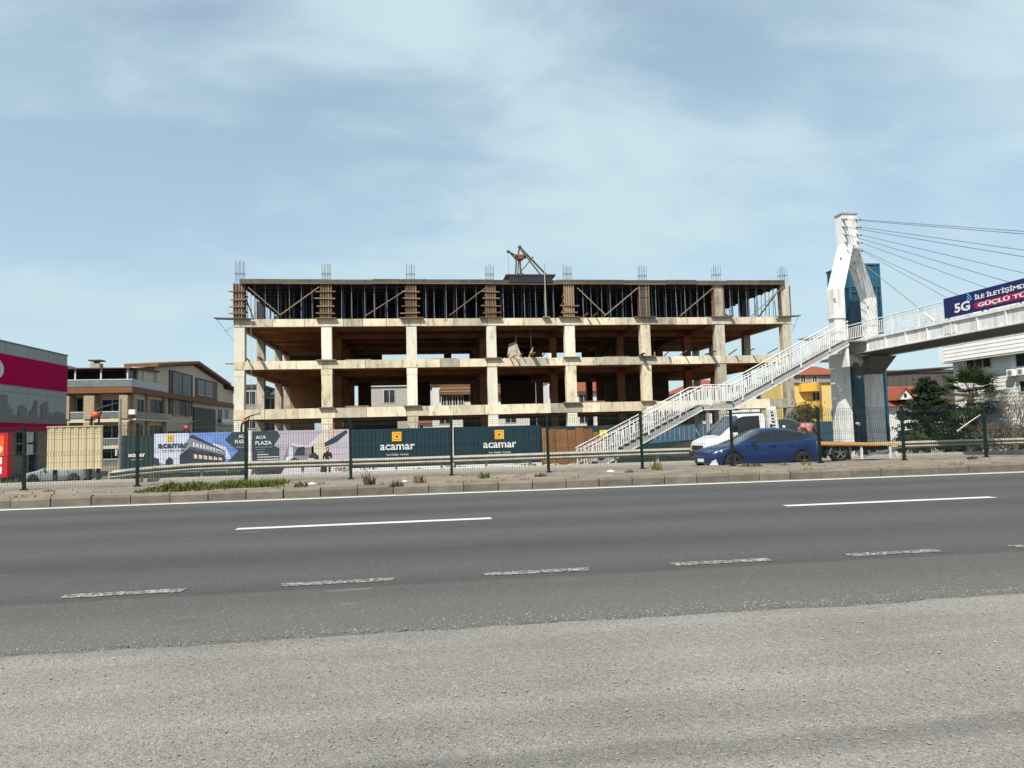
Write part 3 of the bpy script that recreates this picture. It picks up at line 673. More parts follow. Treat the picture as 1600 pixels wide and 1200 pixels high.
# ---- hoist on the roof
H = thing('roof_hoist', 'rusty construction hoist with tripod legs and jib on the roof deck', 'hoist', tuple(at(812, 431, 62.4)))
def hp(x, y, Y=62.4): return at(x, y, Y)
zt = hp(812,431).z
box((hp(789,431).x, 61.7, zt-.12), (hp(866,431).x, 65.5, zt)).build('base_deck', EDGEF, H)
box((hp(794,435).x, 61.75, 14.7), (hp(861,435).x, 61.9, zt-.13)).build('deck_skirt', DARKF, H)
for (a, b, w, Y0, Y1, nm, mt) in (((812,385),(809,402),.14,62.4,62.4,'mast',HOIST),((812,404),(814,429),.17,62.4,62.4,'mast',HOIST),((807,404),(805.5,430),.10,62.0,61.9,'leg',HOIST),((810,404),(809,430),.08,63,63.4,'leg',HOIST),
    ((813,387),(856,432),.13,62.8,63.4,'back_stay',HOIST),((813,389),(846,431),.14,62.2,61.8,'back_stay',HOIST),((814,424),(832,403),.09,62.2,62.3,'cross_brace',HOIST),((826,406),(833,402),.1,62.2,62.9,'stay_link',HOIST),
    ((811,402),(794,393),.11,62.2,61.6,'jib',HOIST),((807,406),(796,394),.09,62.6,61.7,'jib',HOIST)):
    MB().bar(at(a[0],a[1],Y0), at(b[0],b[1],Y1), w, w).build(nm, mt, H)
c = hp(811,402); MB().box((c.x-.35, 62.1, c.z-.25), (c.x+.4, 62.7, c.z+.22)).build('winch_motor', HRED, H, bevel=.05)
MB().tube((c.x+.3,62.4,c.z), (c.x+.62,62.4,c.z+.05), .16, .16, 10).build('cable_drum', HOIST, H)
MB().ball(tuple(hp(812,386)), .17).build('pulley', HOIST, H, smooth=True); MB().ball(tuple(at(794,393,61.6)), .15).build('pulley', HOIST, H, smooth=True)
q = at(794,394,61.6); MB().tube(q, (q.x, 61.6, zt-.1), .012).build('hoist_cable', REBAR, H)
MB().lathe(tuple(hp(813,430)), (0,0,1), [(.0,.12),(.34,.12),(.36,.0)], 12).build('turntable', HOIST, H)
pq = at(851,411,61.65); mb = MB().tube((pq.x, 61.62, 11.55), (pq.x-.05, 61.62, pq.z), .05, .05, 6); mb.box((pq.x-.3, 61.6, 11.53), (pq.x+.35, 61.95, 11.58))
tag(mb.build('standing_pole', M('pale_pole', (.34,.29,.22), .7)), 'tall pole standing before the top storey below the hoist stays', 'pole')
for px, lv, n_, lab in ((560,2,5,'low stack of timbers on the second slab in the second bay'),(690,2,4,'short stack of timbers on the second slab in the third bay'),(960,2,6,'stack of timbers on the second slab in the fifth bay'),(930,1,4,'stack of timbers on the first slab in the fifth bay'),(560,1,4,'stack of timbers on the first slab in the second bay')):
    p = at(px, 560 if lv == 2 else 634, 63.2); t = thing('timber_stack', lab, 'timber', (p.x, 63.2, FL[lv]), 'timber stacks on the slabs')
    for i in range(n_): box((p.x-1.1+uni(-.15,.15), 63.0+.13*(i % 3), FL[lv]+.1*(i//3)), (p.x+1.1+uni(-.3,.3), 63.11+.13*(i % 3), FL[lv]+.1*(i//3)+.09)).build('timber', WOODP, t)
# ================================================================== FOOTBRIDGE
BW = M('white_bridge_paint', (.60,.605,.61), .55, .06, 1.2, dirt=(.36,.32,.27), damt=.8, dscale=1.9, dlo=.46, dhi=.7, stretch=(2.5,2.5,.4))
BG = M('grey_bridge_face', (.27,.27,.27), .6, .1, 1.5)
BLUEG = M('blue_tinted_glazing', (.010,.045,.075), .15, .25, .7, spec=.4)
BLUEF = M('blue_cladding', (.022,.085,.13), .5, .2, 1)
CABLE = M('steel_cable', (.17,.19,.21), .5, .1, 2, metal=.3)
DX0, DX1, DZ0, DZ1 = 23.1, 25.7, 5.02, 5.72
YE = 35.6; YN = 3.0
FB = thing('cable_stayed_footbridge', 'white cable stayed footbridge with an inverted Y pylon over the road', 'footbridge', (23, 36, -.5))
for X, s in ((DX0, 1), (DX1, -1)):
    box((X-.02 if s > 0 else X-.03, YN, DZ0), (X+.03 if s > 0 else X+.02, YE, DZ1-.14)).build('girder_web', BW, FB)
    box((X-.10, YN, DZ1-.135), (X+.13, YE, DZ1)).build('top_flange', BW, FB)
    box((X-.08, YN, DZ0-.05), (X+.10, YE, DZ0-.003)).build('bottom_flange', BW, FB)
Y = YE-.7
stf = MB().box((-.09,-.025,DZ0),(-.022,.025,DZ1-.138)).mesh('web_stiffener', BW)
k = 0
while Y > YN:
    inst('web_stiffener', stf, FB, (DX0, Y, 0)); Y -= 1.45; k += 1
box((DX0+.12, YN, DZ1-.12), (DX1-.14, YE, DZ1-.02)).build('deck', BG, FB)
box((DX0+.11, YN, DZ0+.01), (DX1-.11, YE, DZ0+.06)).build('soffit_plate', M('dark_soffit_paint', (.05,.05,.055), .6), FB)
# perforated plate
p = atX(1485, 512, DX0); pl = box((DX0-.045, p.y-.35, DZ0+.08), (DX0-.022, p.y+.35, DZ1-.2)).build('splice_plate', BW, FB)
for i in range(4):
    for j in range(4): MB().tube((DX0-.046, p.y-.25+.165*i, DZ0+.14+.1*j), (DX0-.06, p.y-.25+.165*i, DZ0+.14+.1*j), .022, .018, 6).build('bolt', BG, pl)
# railings
def railing(name, pts, h, parent, pitch, mat=BW, n=(0,0,1), r=.014, rail_r=.028, low=.12, post_every=12):
    rl = None; mb = MB()
    for p, q in zip(pts, pts[1:]):
        mb.tube(Vector(p)+V(0,0,h), Vector(q)+V(0,0,h), rail_r, rail_r, 8); mb.bar(Vector(p)+V(0,0,low), Vector(q)+V(0,0,low), .025, .03); mb.bar(Vector(p)+V(0,0,h-.14), Vector(q)+V(0,0,h-.14), .025, .03)
    rl = mb.build(name, mat, parent)
    bm = MB().box((-r,-r,low),(r,r,h-.14)).mesh('baluster', mat); pmh = MB().box((-.03,-.03,-.12),(.03,.03,h-.01)).mesh('railing_post', mat)
    c = 0
    for p, q in zip(pts, pts[1:]):
        p = Vector(p); q = Vector(q); d = q-p; m = max(1, int(round(math.hypot(d.x, d.y)/pitch)))
        for i in range(m):
            x = p+d*((i+.5)/m); inst('railing_post' if c % post_every == 0 else 'baluster', pmh if c % post_every == 0 else bm, rl, x); c += 1
    return rl
railing('railing', [(DX0-.02, 35.3, DZ1), (DX0-.02, 15, DZ1)], .84, FB, .155)
railing('railing', [(DX1+.02, 35.3, DZ1), (DX1+.02, 15, DZ1)], .84, FB, .31)
for X in (DX0-.02, DX1+.02): MB().tube((X, 15, DZ1+.84), (X, YN, DZ1+.84), .028).build('handrail', BW, FB)
# pylon: two bent legs meeting in one head
LA, LB_ = V(22.5, 35.1, 0), V(26.15, 37.6, 0); HEAD = V(24.2, 36.35, 0)
def legsec(c, w, d, z): return [(c.x-w, c.y-d, z), (c.x+w, c.y-d, z), (c.x+w, c.y+d, z), (c.x-w, c.y+d, z)]
for leg, s in ((LA, 1), (LB_, -1)):
    t = HEAD + (leg-HEAD).normalized()*.26
    stations = [(leg, .42, .28, -.7), (leg, .40, .27, 4.6), (leg, .30, .25, 4.62), (leg, .30, .25, 6.9), (leg, .33, .27, 6.92), (leg+(HEAD-leg)*.02, .33, .27, 8.55), (t, .30, .29, 11.35), (t, .26, .29, 11.9)]
    mb = MB()
    for c, w, d, z in stations: mb.v += [Vector(q) for q in legsec(c, w, d, z)]
    for j in range(len(stations)-1):
        for i in range(4): mb.f.append((4*j+i, 4*j+(i+1) % 4, 4*j+4+(i+1) % 4, 4*j+4+i))
    n = len(mb.v); mb.f += [(3,2,1,0), (n-4, n-3, n-2, n-1)]
    lg = mb.build('pylon_leg', BW, FB)
    for z in (4.75, 5.75, 6.2, 6.95): box((leg.x-.40, leg.y-.30, z), (leg.x+.32, leg.y+.30, z+.1)).build('leg_collar', BW, lg)
    for z in (8.0, 10.4):
        f = max(0, (z-8.55)/2.8); c = leg.lerp(t, f); MB().ball((c.x-.3, c.y-.34, z), .06).build('anchor_hole', BG, lg)
mb = MB(); mb.v = [Vector(q) for q in legsec(HEAD, .47, .33, 11.1)+legsec(HEAD, .45, .32, 13.05)]; mb.f = [(3,2,1,0),(4,5,6,7)]+[(i,(i+1) % 4,4+(i+1) % 4,4+i) for i in range(4)]
hd = mb.build('pylon_head', BW, FB); mb = MB(); mb.v = [Vector(q) for q in legsec(HEAD, .5, .37, 13.05)+legsec(HEAD, .5, .37, 13.13)]; mb.f = [(3,2,1,0),(4,5,6,7)]+[(i,(i+1) % 4,4+(i+1) % 4,4+i) for i in range(4)]; mb.build('head_cap', BG, hd)
# crossbeam with haunches under the deck
a, b = LA+V(.3,0,0), LB_+V(-.3,0,0)
def pv(c, z, dy): return Vector((c.x, c.y+dy, z))
mid0, mid1 = a.lerp(b, .3), a.lerp(b, .7)
pr = [(a, 4.2), (mid0, 4.75), (mid1, 4.75), (b, 4.2), (b, DZ0-.06), (a, DZ0-.06)]
mb = MB(); mb.v = [pv(c, z, -.32) for c, z in pr]+[pv(c, z, .32) for c, z in pr]; mb.f = [(0,1,2,3,4,5), (11,10,9,8,7,6)]+[(i,6+i,6+(i+1) % 6,(i+1) % 6) for i in range(6)]; mb.build('crossbeam', BW, FB)
# haunch bracket spreading from the right leg under the deck
mb = MB(); c = LB_; mb.v = [V(c.x-.42,c.y-.33,4.1),V(c.x+.4,c.y-.33,4.1),V(c.x+.4,c.y+.33,4.1),V(c.x-.42,c.y+.33,4.1),V(24.5,35.4,DZ0-.06),V(26.1,35.4,DZ0-.06),V(26.7,38.6,DZ0-.06),V(25.2,38.6,DZ0-.06)]; mb.f = [(3,2,1,0),(4,5,6,7)]+[(i,(i+1) % 4,4+(i+1) % 4,4+i) for i in range(4)]; mb.build('haunch', M('haunch_paint', (.11,.11,.11), .6), FB)
# deck end behind the pylon
box((DX0+.05, YE+.01, DZ0-.02), (DX1+.3, 39.4, DZ1-.03)).build('landing_slab', BW, FB)
# cables
mb = None
for i in range(5):
    z = 12.75-.42*i; Yd = [16.5, 19.5, 22.6, 25.6, 28.6][i]
    for X, sx in ((DX0-.04, -.40), (DX1+.04, .40)):
        s = Vector((HEAD.x+sx, HEAD.y-.34, z)); e = Vector((X, Yd, DZ1+.05))
        MB().tube(s, e, .016, .016, 5).build('cable', CABLE, FB)
        MB().tube(s+V(0,.06,.02), s+(e-s).normalized()*.35, .075, .06, 8).build('cable_anchor', BG, FB)
        MB().tube(e, e+(s-e).normalized()*.9, .05, .045, 6).build('cable_socket', BW, FB)
# small canopy plate left of the pylon
MB().hexa([(20.9,36.2,6.02),(22.0,35.6,6.02),(22.0,37.2,6.02),(20.9,36.4,6.02),(20.9,36.2,6.06),(22.0,35.6,6.3),(22.0,37.2,6.3),(20.9,36.4,6.06)]).build('canopy_plate', BG, FB)
MB().lathe((23.2,34.7,3.8),(.3,-1,-.3),[(.0,0),(.07,0),(.09,.2),(.0,.2)],8).build('flood_lamp', BG, FB)
MB().lathe((23.0,34.7,1.3),(.3,-1,-.3),[(.0,0),(.07,0),(.09,.2),(.0,.2)],8).build('flood_lamp', BG, FB)
# ---- lift tower
LT = thing('lift_tower', 'tall blue glazed lift tower standing behind the bridge pylon', 'lift tower', (27.2, 40.5, -.9))
x0, x1, y0, y1, zt = 26.35, 28.35, 39.6, 41.9, 11.0
box((x0+.03, y0+.03, -1.0), (x1-.03, y1-.03, zt-.05)).build('glazed_shaft', BLUEG, LT)
for z in (zt-1.35,): box((x0-.01, y0-.01, z), (x1+.01, y1+.01, zt)).build('top_cladding', BLUEF, LT)
box((x0-.012, y0+.5, -1.0), (x0+.02, y1+.01, zt-1.36)).build('side_cladding', BLUEF, LT)
for x in (x0, (x0+x1)/2-.25, x1-.28, x1): box((x-.05, y0-.05, -1.0), (x+.05, y0+.029, zt+.02)).build('mullion', BLUEF, LT)
for z in [0.6+1.75*i for i in range(6)]: box((x0+.06, y0-.03, z-.04), (x1-.06, y0+.028, z+.04)).build('transom', BLUEF, LT)
box((x0-.06, y0-.06, zt+.021), (x1+.06, y1+.06, zt+.12)).build('roof_cap', BLUEF, LT)
# ---- staircase
ST = thing('staircase', 'white steel staircase with railings climbing right to the footbridge', 'staircase', (7.7, 34, -.45))
P0, P1, P2, P3 = V(8.55,34,-.40), V(13.95,34,2.30), V(15.5,34,2.30), V(21.9,34,5.45)
SY0, SY1 = 33.3, 34.9
for Y in (SY0, SY1):
    for a, b in ((P0, P1), (P1-V(.05,0,.0), P2+V(.05,0,0)), (P2, P3)):
        MB().bar((a.x, Y, a.z), (b.x, Y, b.z), .05, .22, (0,0,1)).build('stringer', BG, ST); MB().bar((a.x, Y, a.z-.135), (b.x, Y, b.z-.135), .14, .04, (0,0,1)).build('bottom_flange', BW, ST)
def treads(a, b):
    n = int((b.z-a.z)/.165)
    me = MB().box((-.17,SY0+.05,-.02),(.17,SY1-.05,.02)).mesh('tread', BG)
    for i in range(n):
        p = a.lerp(b, (i+.5)/n); inst('tread', me, ST, (p.x, 0, p.z+.08))
treads(P0, P1); treads(P2, P3)
box((P1.x-.1, SY0+.05, 2.36), (P2.x+.1, SY1-.05, 2.42)).build('landing', BG, ST)
box((P3.x-.1, SY0+.05, 5.50), (DX0+1.2, SY1+1.0, 5.58)).build('top_landing', BG, ST)
for Y, pit in ((SY0-.05, .115), (SY1+.05, .2)):
    railing('railing', [(P0.x-.75,Y,P0.z-.1),(P1.x,Y,P1.z+.16),(P2.x,Y,P2.z+.16),(P3.x,Y,P3.z+.16)], .92, ST, pit, r=.024, post_every=14)
for X in (P1.x+.25, P2.x-.2):
    for Y in (SY0+.1, SY1-.1): box((X-.07, Y-.07, -.6), (X+.07, Y+.07, 2.28)).build('support_post', BG, ST)
box((P3.x-.15, SY0, 4.2), (P3.x, SY1, 5.49)).build('end_frame', BW, ST)
# ---- banner hung on the bridge railing
NAVY = M('navy_print', (.010,.016,.085), .45, .12, 1); CRIM = M('crimson_print', (.32,.006,.045), .45, .1, 1); WPR = M('white_print', (.60,.60,.60), .5, .02, 1); LBL = M('light_blue_print', (.12,.35,.7), .5, .05, 1)
def text(body, mat, parent, org, xd, yd, width=None, height=None, name='lettering', ex=.006, shear=0, bold=0.0, align='L'):
    cu = bpy.data.curves.new('t', 'FONT'); cu.body = body; cu.size = 1; cu.extrude = ex; cu.offset = bold; cu.resolution_u = 3; cu.shear = shear
    to = bpy.data.objects.new('t', cu); COL.objects.link(to); bpy.context.view_layer.update()
    me = bpy.data.meshes.new_from_object(to.evaluated_get(bpy.context.evaluated_depsgraph_get())); bpy.data.objects.remove(to); bpy.data.curves.remove(cu)
    xs = [v.co.x for v in me.vertices]; ys = [v.co.y for v in me.vertices]
    sx = width/(max(xs)-min(xs)) if width else 1; sy = height/(max(ys)-min(ys)) if height else sx
    if not width: sx = sy
    xd = Vector(xd).normalized(); yd = Vector(yd).normalized(); nd = xd.cross(yd); off = Vector(OFF.get(parent, (0,0,0))); mx, my = min(xs), min(ys)
    for v in me.vertices:
        c = v.co.copy(); v.co = Vector(org)-off + xd*((c.x-mx)*sx) + yd*((c.y-my)*sy) + nd*c.z
    me.materials.clear(); me.materials.append(mat); me.name = name
    o = bpy.data.objects.new(name, me); COL.objects.link(o); o.parent = parent; OFF[o] = tuple(off); return o
BN = thing('bridge_banner', 'navy and crimson banner with white slogan hung on the footbridge railing', 'banner', (DX0-.09, 24, 5.7))
yb = 27.95; bx = DX0-.09
box((bx, 19.6, 5.78), (bx+.02, yb, 6.66)).build('banner_cloth', NAVY, BN)
text('5G', WPR, BN, (bx-.008, yb-.62, 5.92), (0,-1,0), (0,0,1), .85, .40, bold=.03)
for i, r in enumerate((.16,.27,.38)):
    mb = MB(); n = 8
    for j in range(n+1):
        a = R(10+70*j/n); mb.v += [V(bx-.006, yb-1.30-r*.8*math.cos(a), 6.25+r*math.sin(a)), V(bx-.006, yb-1.30-(r-.05)*.8*math.cos(a), 6.25+(r-.05)*math.sin(a))]
    for j in range(n): mb.f.append((2*j, 2*j+1, 2*j+3, 2*j+2))
    mb.build('signal_arc', LBL, BN)
mb = MB().prism([(0,yb-1.8,5.9),(0,yb-1.7,5.95),(0,yb-1.7,6.12),(0,yb-1.8,6.17),(0,20.9,6.17),(0,20.8,6.12),(0,20.8,5.95),(0,20.9,5.9)], (-.004,0,0))
for v in mb.v: v.x += bx-.003
mb.build('crimson_bar', CRIM, BN)
text('İLE İLETİŞİMDE', WPR, BN, (bx-.008, yb-1.75, 6.24), (0,-1,0), (0,0,1), 2.65, .27, bold=.02)
text('GÜÇLÜ TÜRKİYE', WPR, BN, (bx-.012, yb-1.9, 5.915), (0,-1,0), (0,0,1), 3.7, .25, bold=.03)
# ================================================================== SITE HOARDING
YH = 46.0
TEAL = M('dark_teal_sheet', (.009,.030,.034), .55, .2, 1.2, dirt=(.05,.05,.045), damt=.4, dscale=1.4, dlo=.52, spec=.4); NAVT = M('navy_teal_sheet', (.003,.023,.037), .5, .15, 1, dirt=(.02,.035,.05), damt=.5, dscale=.9, stretch=(2,1,.4), spec=.4)
GOLD = M('gold_print', (.72,.38,.03), .5, .05, 1); SLATE = M('slate_print', (.030,.047,.062), .5, .08, 1); PINK = M('lilac_print', (.35,.305,.375), .55, .06, .6)
SKYP = M('sky_blue_print', (.13,.21,.50), .55, .35, .5); SKYW = M('cloud_print', (.46,.49,.60), .55, .06, .6); DKP = M('dark_building_print', (.03,.035,.055), .5, .3, 2); GRP = M('grey_building_print', (.19,.195,.235), .5, .15, 2); BEIGEP = M('beige_print', (.52,.44,.36), .55, .1, 2)
def corr(x0, x1, z0, z1, Y=YH, pitch=.26, d=.03):
    mb = MB(); x = x0; pts = []
    while x < x1-1e-6:
        for f, dy in ((0,0),(.32,0),(.42,-d),(.9,-d),(1.0,0)):
            xx = x+f*pitch
            if xx <= x1: pts.append((xx, Y+dy))
        x += pitch
    pts.append((x1, Y))
    n = len(pts)
    mb.v = [Vector((a, b, z0)) for a, b in pts]+[Vector((a, b, z1)) for a, b in pts]+[Vector((x0, Y+.05, z0)), Vector((x1, Y+.05, z0)), Vector((x0, Y+.05, z1)), Vector((x1, Y+.05, z1))]
    mb.f = [(i, i+1, n+i+1, n+i) for i in range(n-1)]+[(2*n+1, 2*n, 2*n+2, 2*n+3)]
    return mb
def logo(parent, cx, cz, Y, s=.31):
    o = box((cx-s, Y-.012, cz-s), (cx+s, Y, cz+s)).build('logo_tile', GOLD, parent)
    for (a, b, mt, d) in ((.72,.60,DKP,.014),):
        for (p, q) in (((-a,-a),(a,-b)),((-a,b),(a,a)),((-a,-b),(-b,b)),((b,-b),(a,b))):
            box((cx+p[0]*s, Y-d, cz+p[1]*s), (cx+q[0]*s, Y-.0121, cz+q[1]*s)).build('logo_line', M('dark_gold_print', (.30,.15,.015), .5), o)
    MB().tube((cx, Y-.0121, cz), (cx, Y-.02, cz), s*.26, s*.26, 10).build('logo_dot', DKP, o)
def frame_posts(t, x0, x1, z0, z1):
    for x in (x0+.1, (x0+x1)/2, x1-.1): box((x-.05, YH+.06, z0-.4), (x+.05, YH+.16, z1-.05)).build('back_post', STEELP, t)
def zbase(x): return interp([(-18.1,-1.05),(-4,-1.12),(8,-1.18),(40,-1.2)], x)
def ztop(x): return interp([(-18.1,1.72),(-16,1.80),(-10.6,1.72),(-4.4,1.74),(8,1.73),(12,1.62),(40,1.55)], x)
# 1 teal left panel
t = thing('site_hoarding', 'scratched dark teal hoarding panel with white acamar lettering, leftmost on the hoarding', 'hoarding', (-17.1, YH, -1.1))
corr(-18.05, -16.22, -1.1, 1.72).build('sheet', TEAL, t); frame_posts(t, -18.05, -16.22, -1.1, 1.72)
text('acamar', WPR, t, (-17.65, YH-.045, .40), (1,0,0), (0,0,1), .98, .20, bold=.03); text('Yeni Değer Yerinde', WPR, t, (-17.5, YH-.045, .18), (1,0,0), (0,0,1), .7, .09)
# 2 banner with the printed office building
t = thing('site_hoarding', 'printed hoarding banner showing a dark office building under blue sky', 'hoarding', (-13.4, YH, -1.1))
x0, x1, z0, z1 = -16.18, -10.62, -.62, 1.78
box((x0, YH, z0), (x1, YH+.05, z1)).build('banner_sheet', SKYP, t); frame_posts(t, x0, x1, z0, z1)
def pp(name, mat, pts, k, t=t):   # printed shape: u,v in 0..1 on the sheet, k = layer
    MB().poly([(lerp(x0,x1,u), YH-.004*k, lerp(z0,z1,v)) for u, v in pts]).build(name, mat, t)
pp('printed_cloud', SKYW, [(0,.3),(.25,.12),(.4,.5),(.36,1),(0,1)], 1); pp('printed_cloud', SKYW, [(.6,.35),(.82,.3),(.76,.62),(.62,.72)], 1)
pp('printed_pavement', GRP, [(0,0),(1,0),(1,.1),(.3,.16),(0,.2)], 2)
pp('printed_tree', DKP, [(.12,.12),(.2,.1),(.2,.33),(.16,.4),(.12,.3)], 3); pp('printed_tree', DKP, [(0,.2),(.06,.18),(.05,.36),(0,.4)], 3)
pp('printed_tower', DKP, [(.27,.05),(.75,.13),(.755,.36),(.39,.60),(.27,.40)], 3)
pp('printed_roof', DKP, [(.36,.88),(.40,.96),(.75,.52),(.755,.40),(.40,.86)], 3)
pp('printed_facade', GRP, [(.27,.42),(.39,.66),(.40,.86),(.36,.86),(.29,.60)], 4); pp('printed_facade', GRP, [(.39,.58),(.75,.38),(.75,.50),(.40,.86)], 4)
for i in range(9): u = .41+.036*i; pp('printed_window', SKYW, [(u,.645-i*.017),(u+.022,.632-i*.017),(u+.022,.74-i*.026),(u,.76-i*.026)], 5)
pp('printed_band', DKP, [(.27,.40),(.39,.60),(.75,.375),(.75,.40),(.39,.64),(.27,.43)], 6)
for i in range(6): u = .42+.053*i; pp('printed_shopfront', BEIGEP, [(u,.34-i*.012),(u+.036,.335-i*.012),(u+.036,.43-i*.02),(u,.46-i*.02)], 5)
pp('printed_slate_arrow', SLATE, [(.83,1),(1,1),(1,.0),(.78,.0),(.90,.5),(.75,.80)], 7)
pp('printed_slate_arrow', SLATE, [(.77,.20),(.90,.52),(1,.3),(1,.12)], 8)
logo(t, lerp(x0,x1,.17), lerp(z0,z1,.88), YH-.02, .19)
text('acamar', SLATE, t, (lerp(x0,x1,.045), YH-.034, lerp(z0,z1,.63)), (1,0,0), (0,0,1), 1.75, .27, bold=.02); text('Yeni Değer Yerinde', GRP, t, (lerp(x0,x1,.08), YH-.034, lerp(z0,z1,.55)), (1,0,0), (0,0,1), 1.3, .09)
text('ACA', WPR, t, (lerp(x0,x1,.90), YH-.045, lerp(z0,z1,.84)), (1,0,0), (0,0,1), .44, .2, bold=.02); text('PLAZA', WPR, t, (lerp(x0,x1,.86), YH-.045, lerp(z0,z1,.70)), (1,0,0), (0,0,1), .68, .22, bold=.02)
for z in (.62,.58): box((lerp(x0,x1,.87), YH-.042, lerp(z0,z1,z)), (lerp(x0,x1,.98), YH-.038, lerp(z0,z1,z)+.04)).build('small_print', GRP, t)
for z in (.12,.05): box((lerp(x0,x1,.84), YH-.042, lerp(z0,z1,z)), (lerp(x0,x1,.99), YH-.038, lerp(z0,z1,z)+.06)).build('small_print', WPR, t)
box((x0, YH-.01, zbase(-13)), (x1, YH+.04, z0-.01)).build('base_sheet', TEAL, t)
# white corner posts
for (px, lab) in ((391, 'white steel hoarding post between the two printed banners'), (707, 'white steel hoarding post between the two navy panels')):
    p = at(px, 700, YH-.06); top = 1.84 if px < 500 else 1.86
    tag(box((p.x-.08, YH-.16, -1.2), (p.x+.08, YH-.06, top)).build('hoarding_post', WHITEP), lab, 'post', 'white hoarding posts')
# 3 banner with the shop interior
t = thing('site_hoarding', 'lilac printed hoarding banner of a shop interior with ACA PLAZA lettering', 'hoarding', (-7.4, YH, -1.1))
x0, x1, z0, z1 = -10.36, -4.36, -1.05, 1.78
box((x0, YH, z0), (x1, YH+.05, z1)).build('banner_sheet', PINK, t); frame_posts(t, x0, x1, z0, z1)
def pp(name, mat, pts, k, t=t): MB().poly([(lerp(x0,x1,u), YH-.004*k, lerp(z0,z1,v)) for u, v in pts]).build(name, mat, t)
LILW = M('white_lilac_print', (.50,.47,.56), .55, .04, 1); PINKD = M('grey_lilac_print', (.21,.18,.21), .55, .1, 1)
pp('printed_wall', PINKD, [(.3,.3),(.62,.3),(.62,.66),(.36,.66)], 1); pp('printed_wall', BEIGEP, [(.6,.3),(.78,.3),(.76,.98),(.72,.98),(.6,.72)], 1)
pp('printed_cove', LILW, [(.36,.68),(.5,.61),(.6,.62),(.7,.86),(.72,.9),(.55,.66),(.42,.72)], 2)
pp('printed_floor', LILW, [(.3,0),(1,0),(1,.22),(.62,.3),(.3,.28)], 2)
pp('printed_sofa', DKP, [(.36,.25),(.46,.24),(.47,.36),(.42,.40),(.37,.34)], 3); pp('printed_screen', DKP, [(.42,.44),(.53,.44),(.53,.63),(.46,.62)], 3); pp('printed_shelf', DKP, [(.56,.3),(.68,.3),(.67,.42),(.63,.5),(.58,.46)], 3)
pp('printed_table', BEIGEP, [(.55,.27),(.62,.26),(.63,.36),(.56,.38)], 4); pp('printed_doorway', SKYW, [(.36,.36),(.41,.36),(.41,.62),(.37,.66)], 3); pp('printed_plant', WPR, [(.33,.3),(.38,.31),(.37,.42),(.34,.4)], 4)
for i in range(9): u = .765+.026*i; pp('printed_stripe', LILW, [(u,.22),(u+.013,.22),(u+.013,.99),(u,.99)], 3)
pp('printed_ribbon', DKP, [(.74,.62),(.86,.72),(.97,.92),(.96,.99),(.84,.84),(.73,.70)], 5)
pp('printed_gold', GOLD, [(.805,.86),(.83,.86),(.83,.99),(.80,.99)], 6)
pp('printed_slate_arrow', SLATE, [(0,.12),(.27,.12),(.27,.62),(.21,.68),(.28,.9),(.25,1),(0,1)], 7); pp('printed_slate_base', DKP, [(0,0),(.26,0),(.33,.2),(.0,.14)], 8)
text('ACA', WPR, t, (lerp(x0,x1,.035), YH-.045, lerp(z0,z1,.83)), (1,0,0), (0,0,1), .62, .2, bold=.02); text('PLAZA', WPR, t, (lerp(x0,x1,.03), YH-.045, lerp(z0,z1,.70)), (1,0,0), (0,0,1), 1.0, .23, bold=.02)
for i, w in enumerate((.15,.08,.07,.11,.22,.22)): box((lerp(x0,x1,.05 if i > 1 else .03), YH-.042, lerp(z0,z1,.64-.055*i)), (lerp(x0,x1,.05+w), YH-.038, lerp(z0,z1,.64-.055*i)+.045)).build('small_print', GRP if i < 3 else WPR, t)
# 4, 5 navy panels
for (a, b, tx, lx, lab) in ((-4.33, 2.03, 594, 620, 'left navy corrugated hoarding with gold square and white acamar lettering'), (2.22, 7.98, 755, 780, 'right navy corrugated hoarding with gold square and acamar, beside rusty boards')):
    t = thing('site_hoarding', lab, 'hoarding', ((a+b)/2, YH, -1.15))
    corr(a, b, zbase(a), ztop(a)).build('sheet', NAVT, t); frame_posts(t, a, b, -1.15, 1.7)
    box((a, YH-.04, -.98), (b, YH-.031, -.72)).build('white_stripe', WHITEP, t)
    X = at(tx, 700, YH-.05).x; lz = at(lx, 682 if tx < 700 else 679, YH).z
    logo(t, at(lx, 680, YH).x, lz, YH-.035, .30)
    text('acamar', WPR, t, (X, YH-.05, lz-.86), (1,0,0), (0,0,1), 2.2, .36, bold=.018)
    text('Yeni Değer Yerinde', WPR, t, (X+.35, YH-.05, lz-1.25), (1,0,0), (0,0,1), 1.45, .17)
# 6 teal stretch behind the stairs, with a printed picture panel
t = thing('site_hoarding', 'dark teal corrugated hoarding behind the rusty boards and stair foot', 'hoarding', (11, YH, -1.2))
corr(8.02, 15.2, -1.25, 1.6).build('sheet', TEAL, t); frame_posts(t, 8.02, 15.2, -1.2, 1.6)
t = thing('site_hoarding', 'hoarding with a faded blue and brown picture under the stair landing', 'hoarding', (18, YH, -1.2))
x0, x1, z0, z1 = 15.2, 20.7, -1.25, 1.55
corr(x0, x1, z0, z1).build('sheet', TEAL, t); frame_posts(t, x0, x1, z0, z1)
def pp(name, mat, pts, k, t=t): MB().poly([(lerp(x0,x1,u), YH-.034-.004*k, lerp(z0,z1,v)) for u, v in pts]).build(name, mat, t)
FSKY = M('faded_sky_print', (.045,.10,.165), .6, .3, 1.2, stretch=(8,1,.3)); FBR = M('faded_brown_print', (.055,.045,.034), .7, .3, 1.5)
pp('printed_sky', FSKY, [(.02,.55),(.15,.78),(.4,.95),(.65,1),(.97,.97),(.97,.68),(.6,.62)], 1); pp('printed_hill', FBR, [(.02,.35),(.3,.45),(.6,.62),(.97,.66),(.97,.2),(.3,.22)], 2)
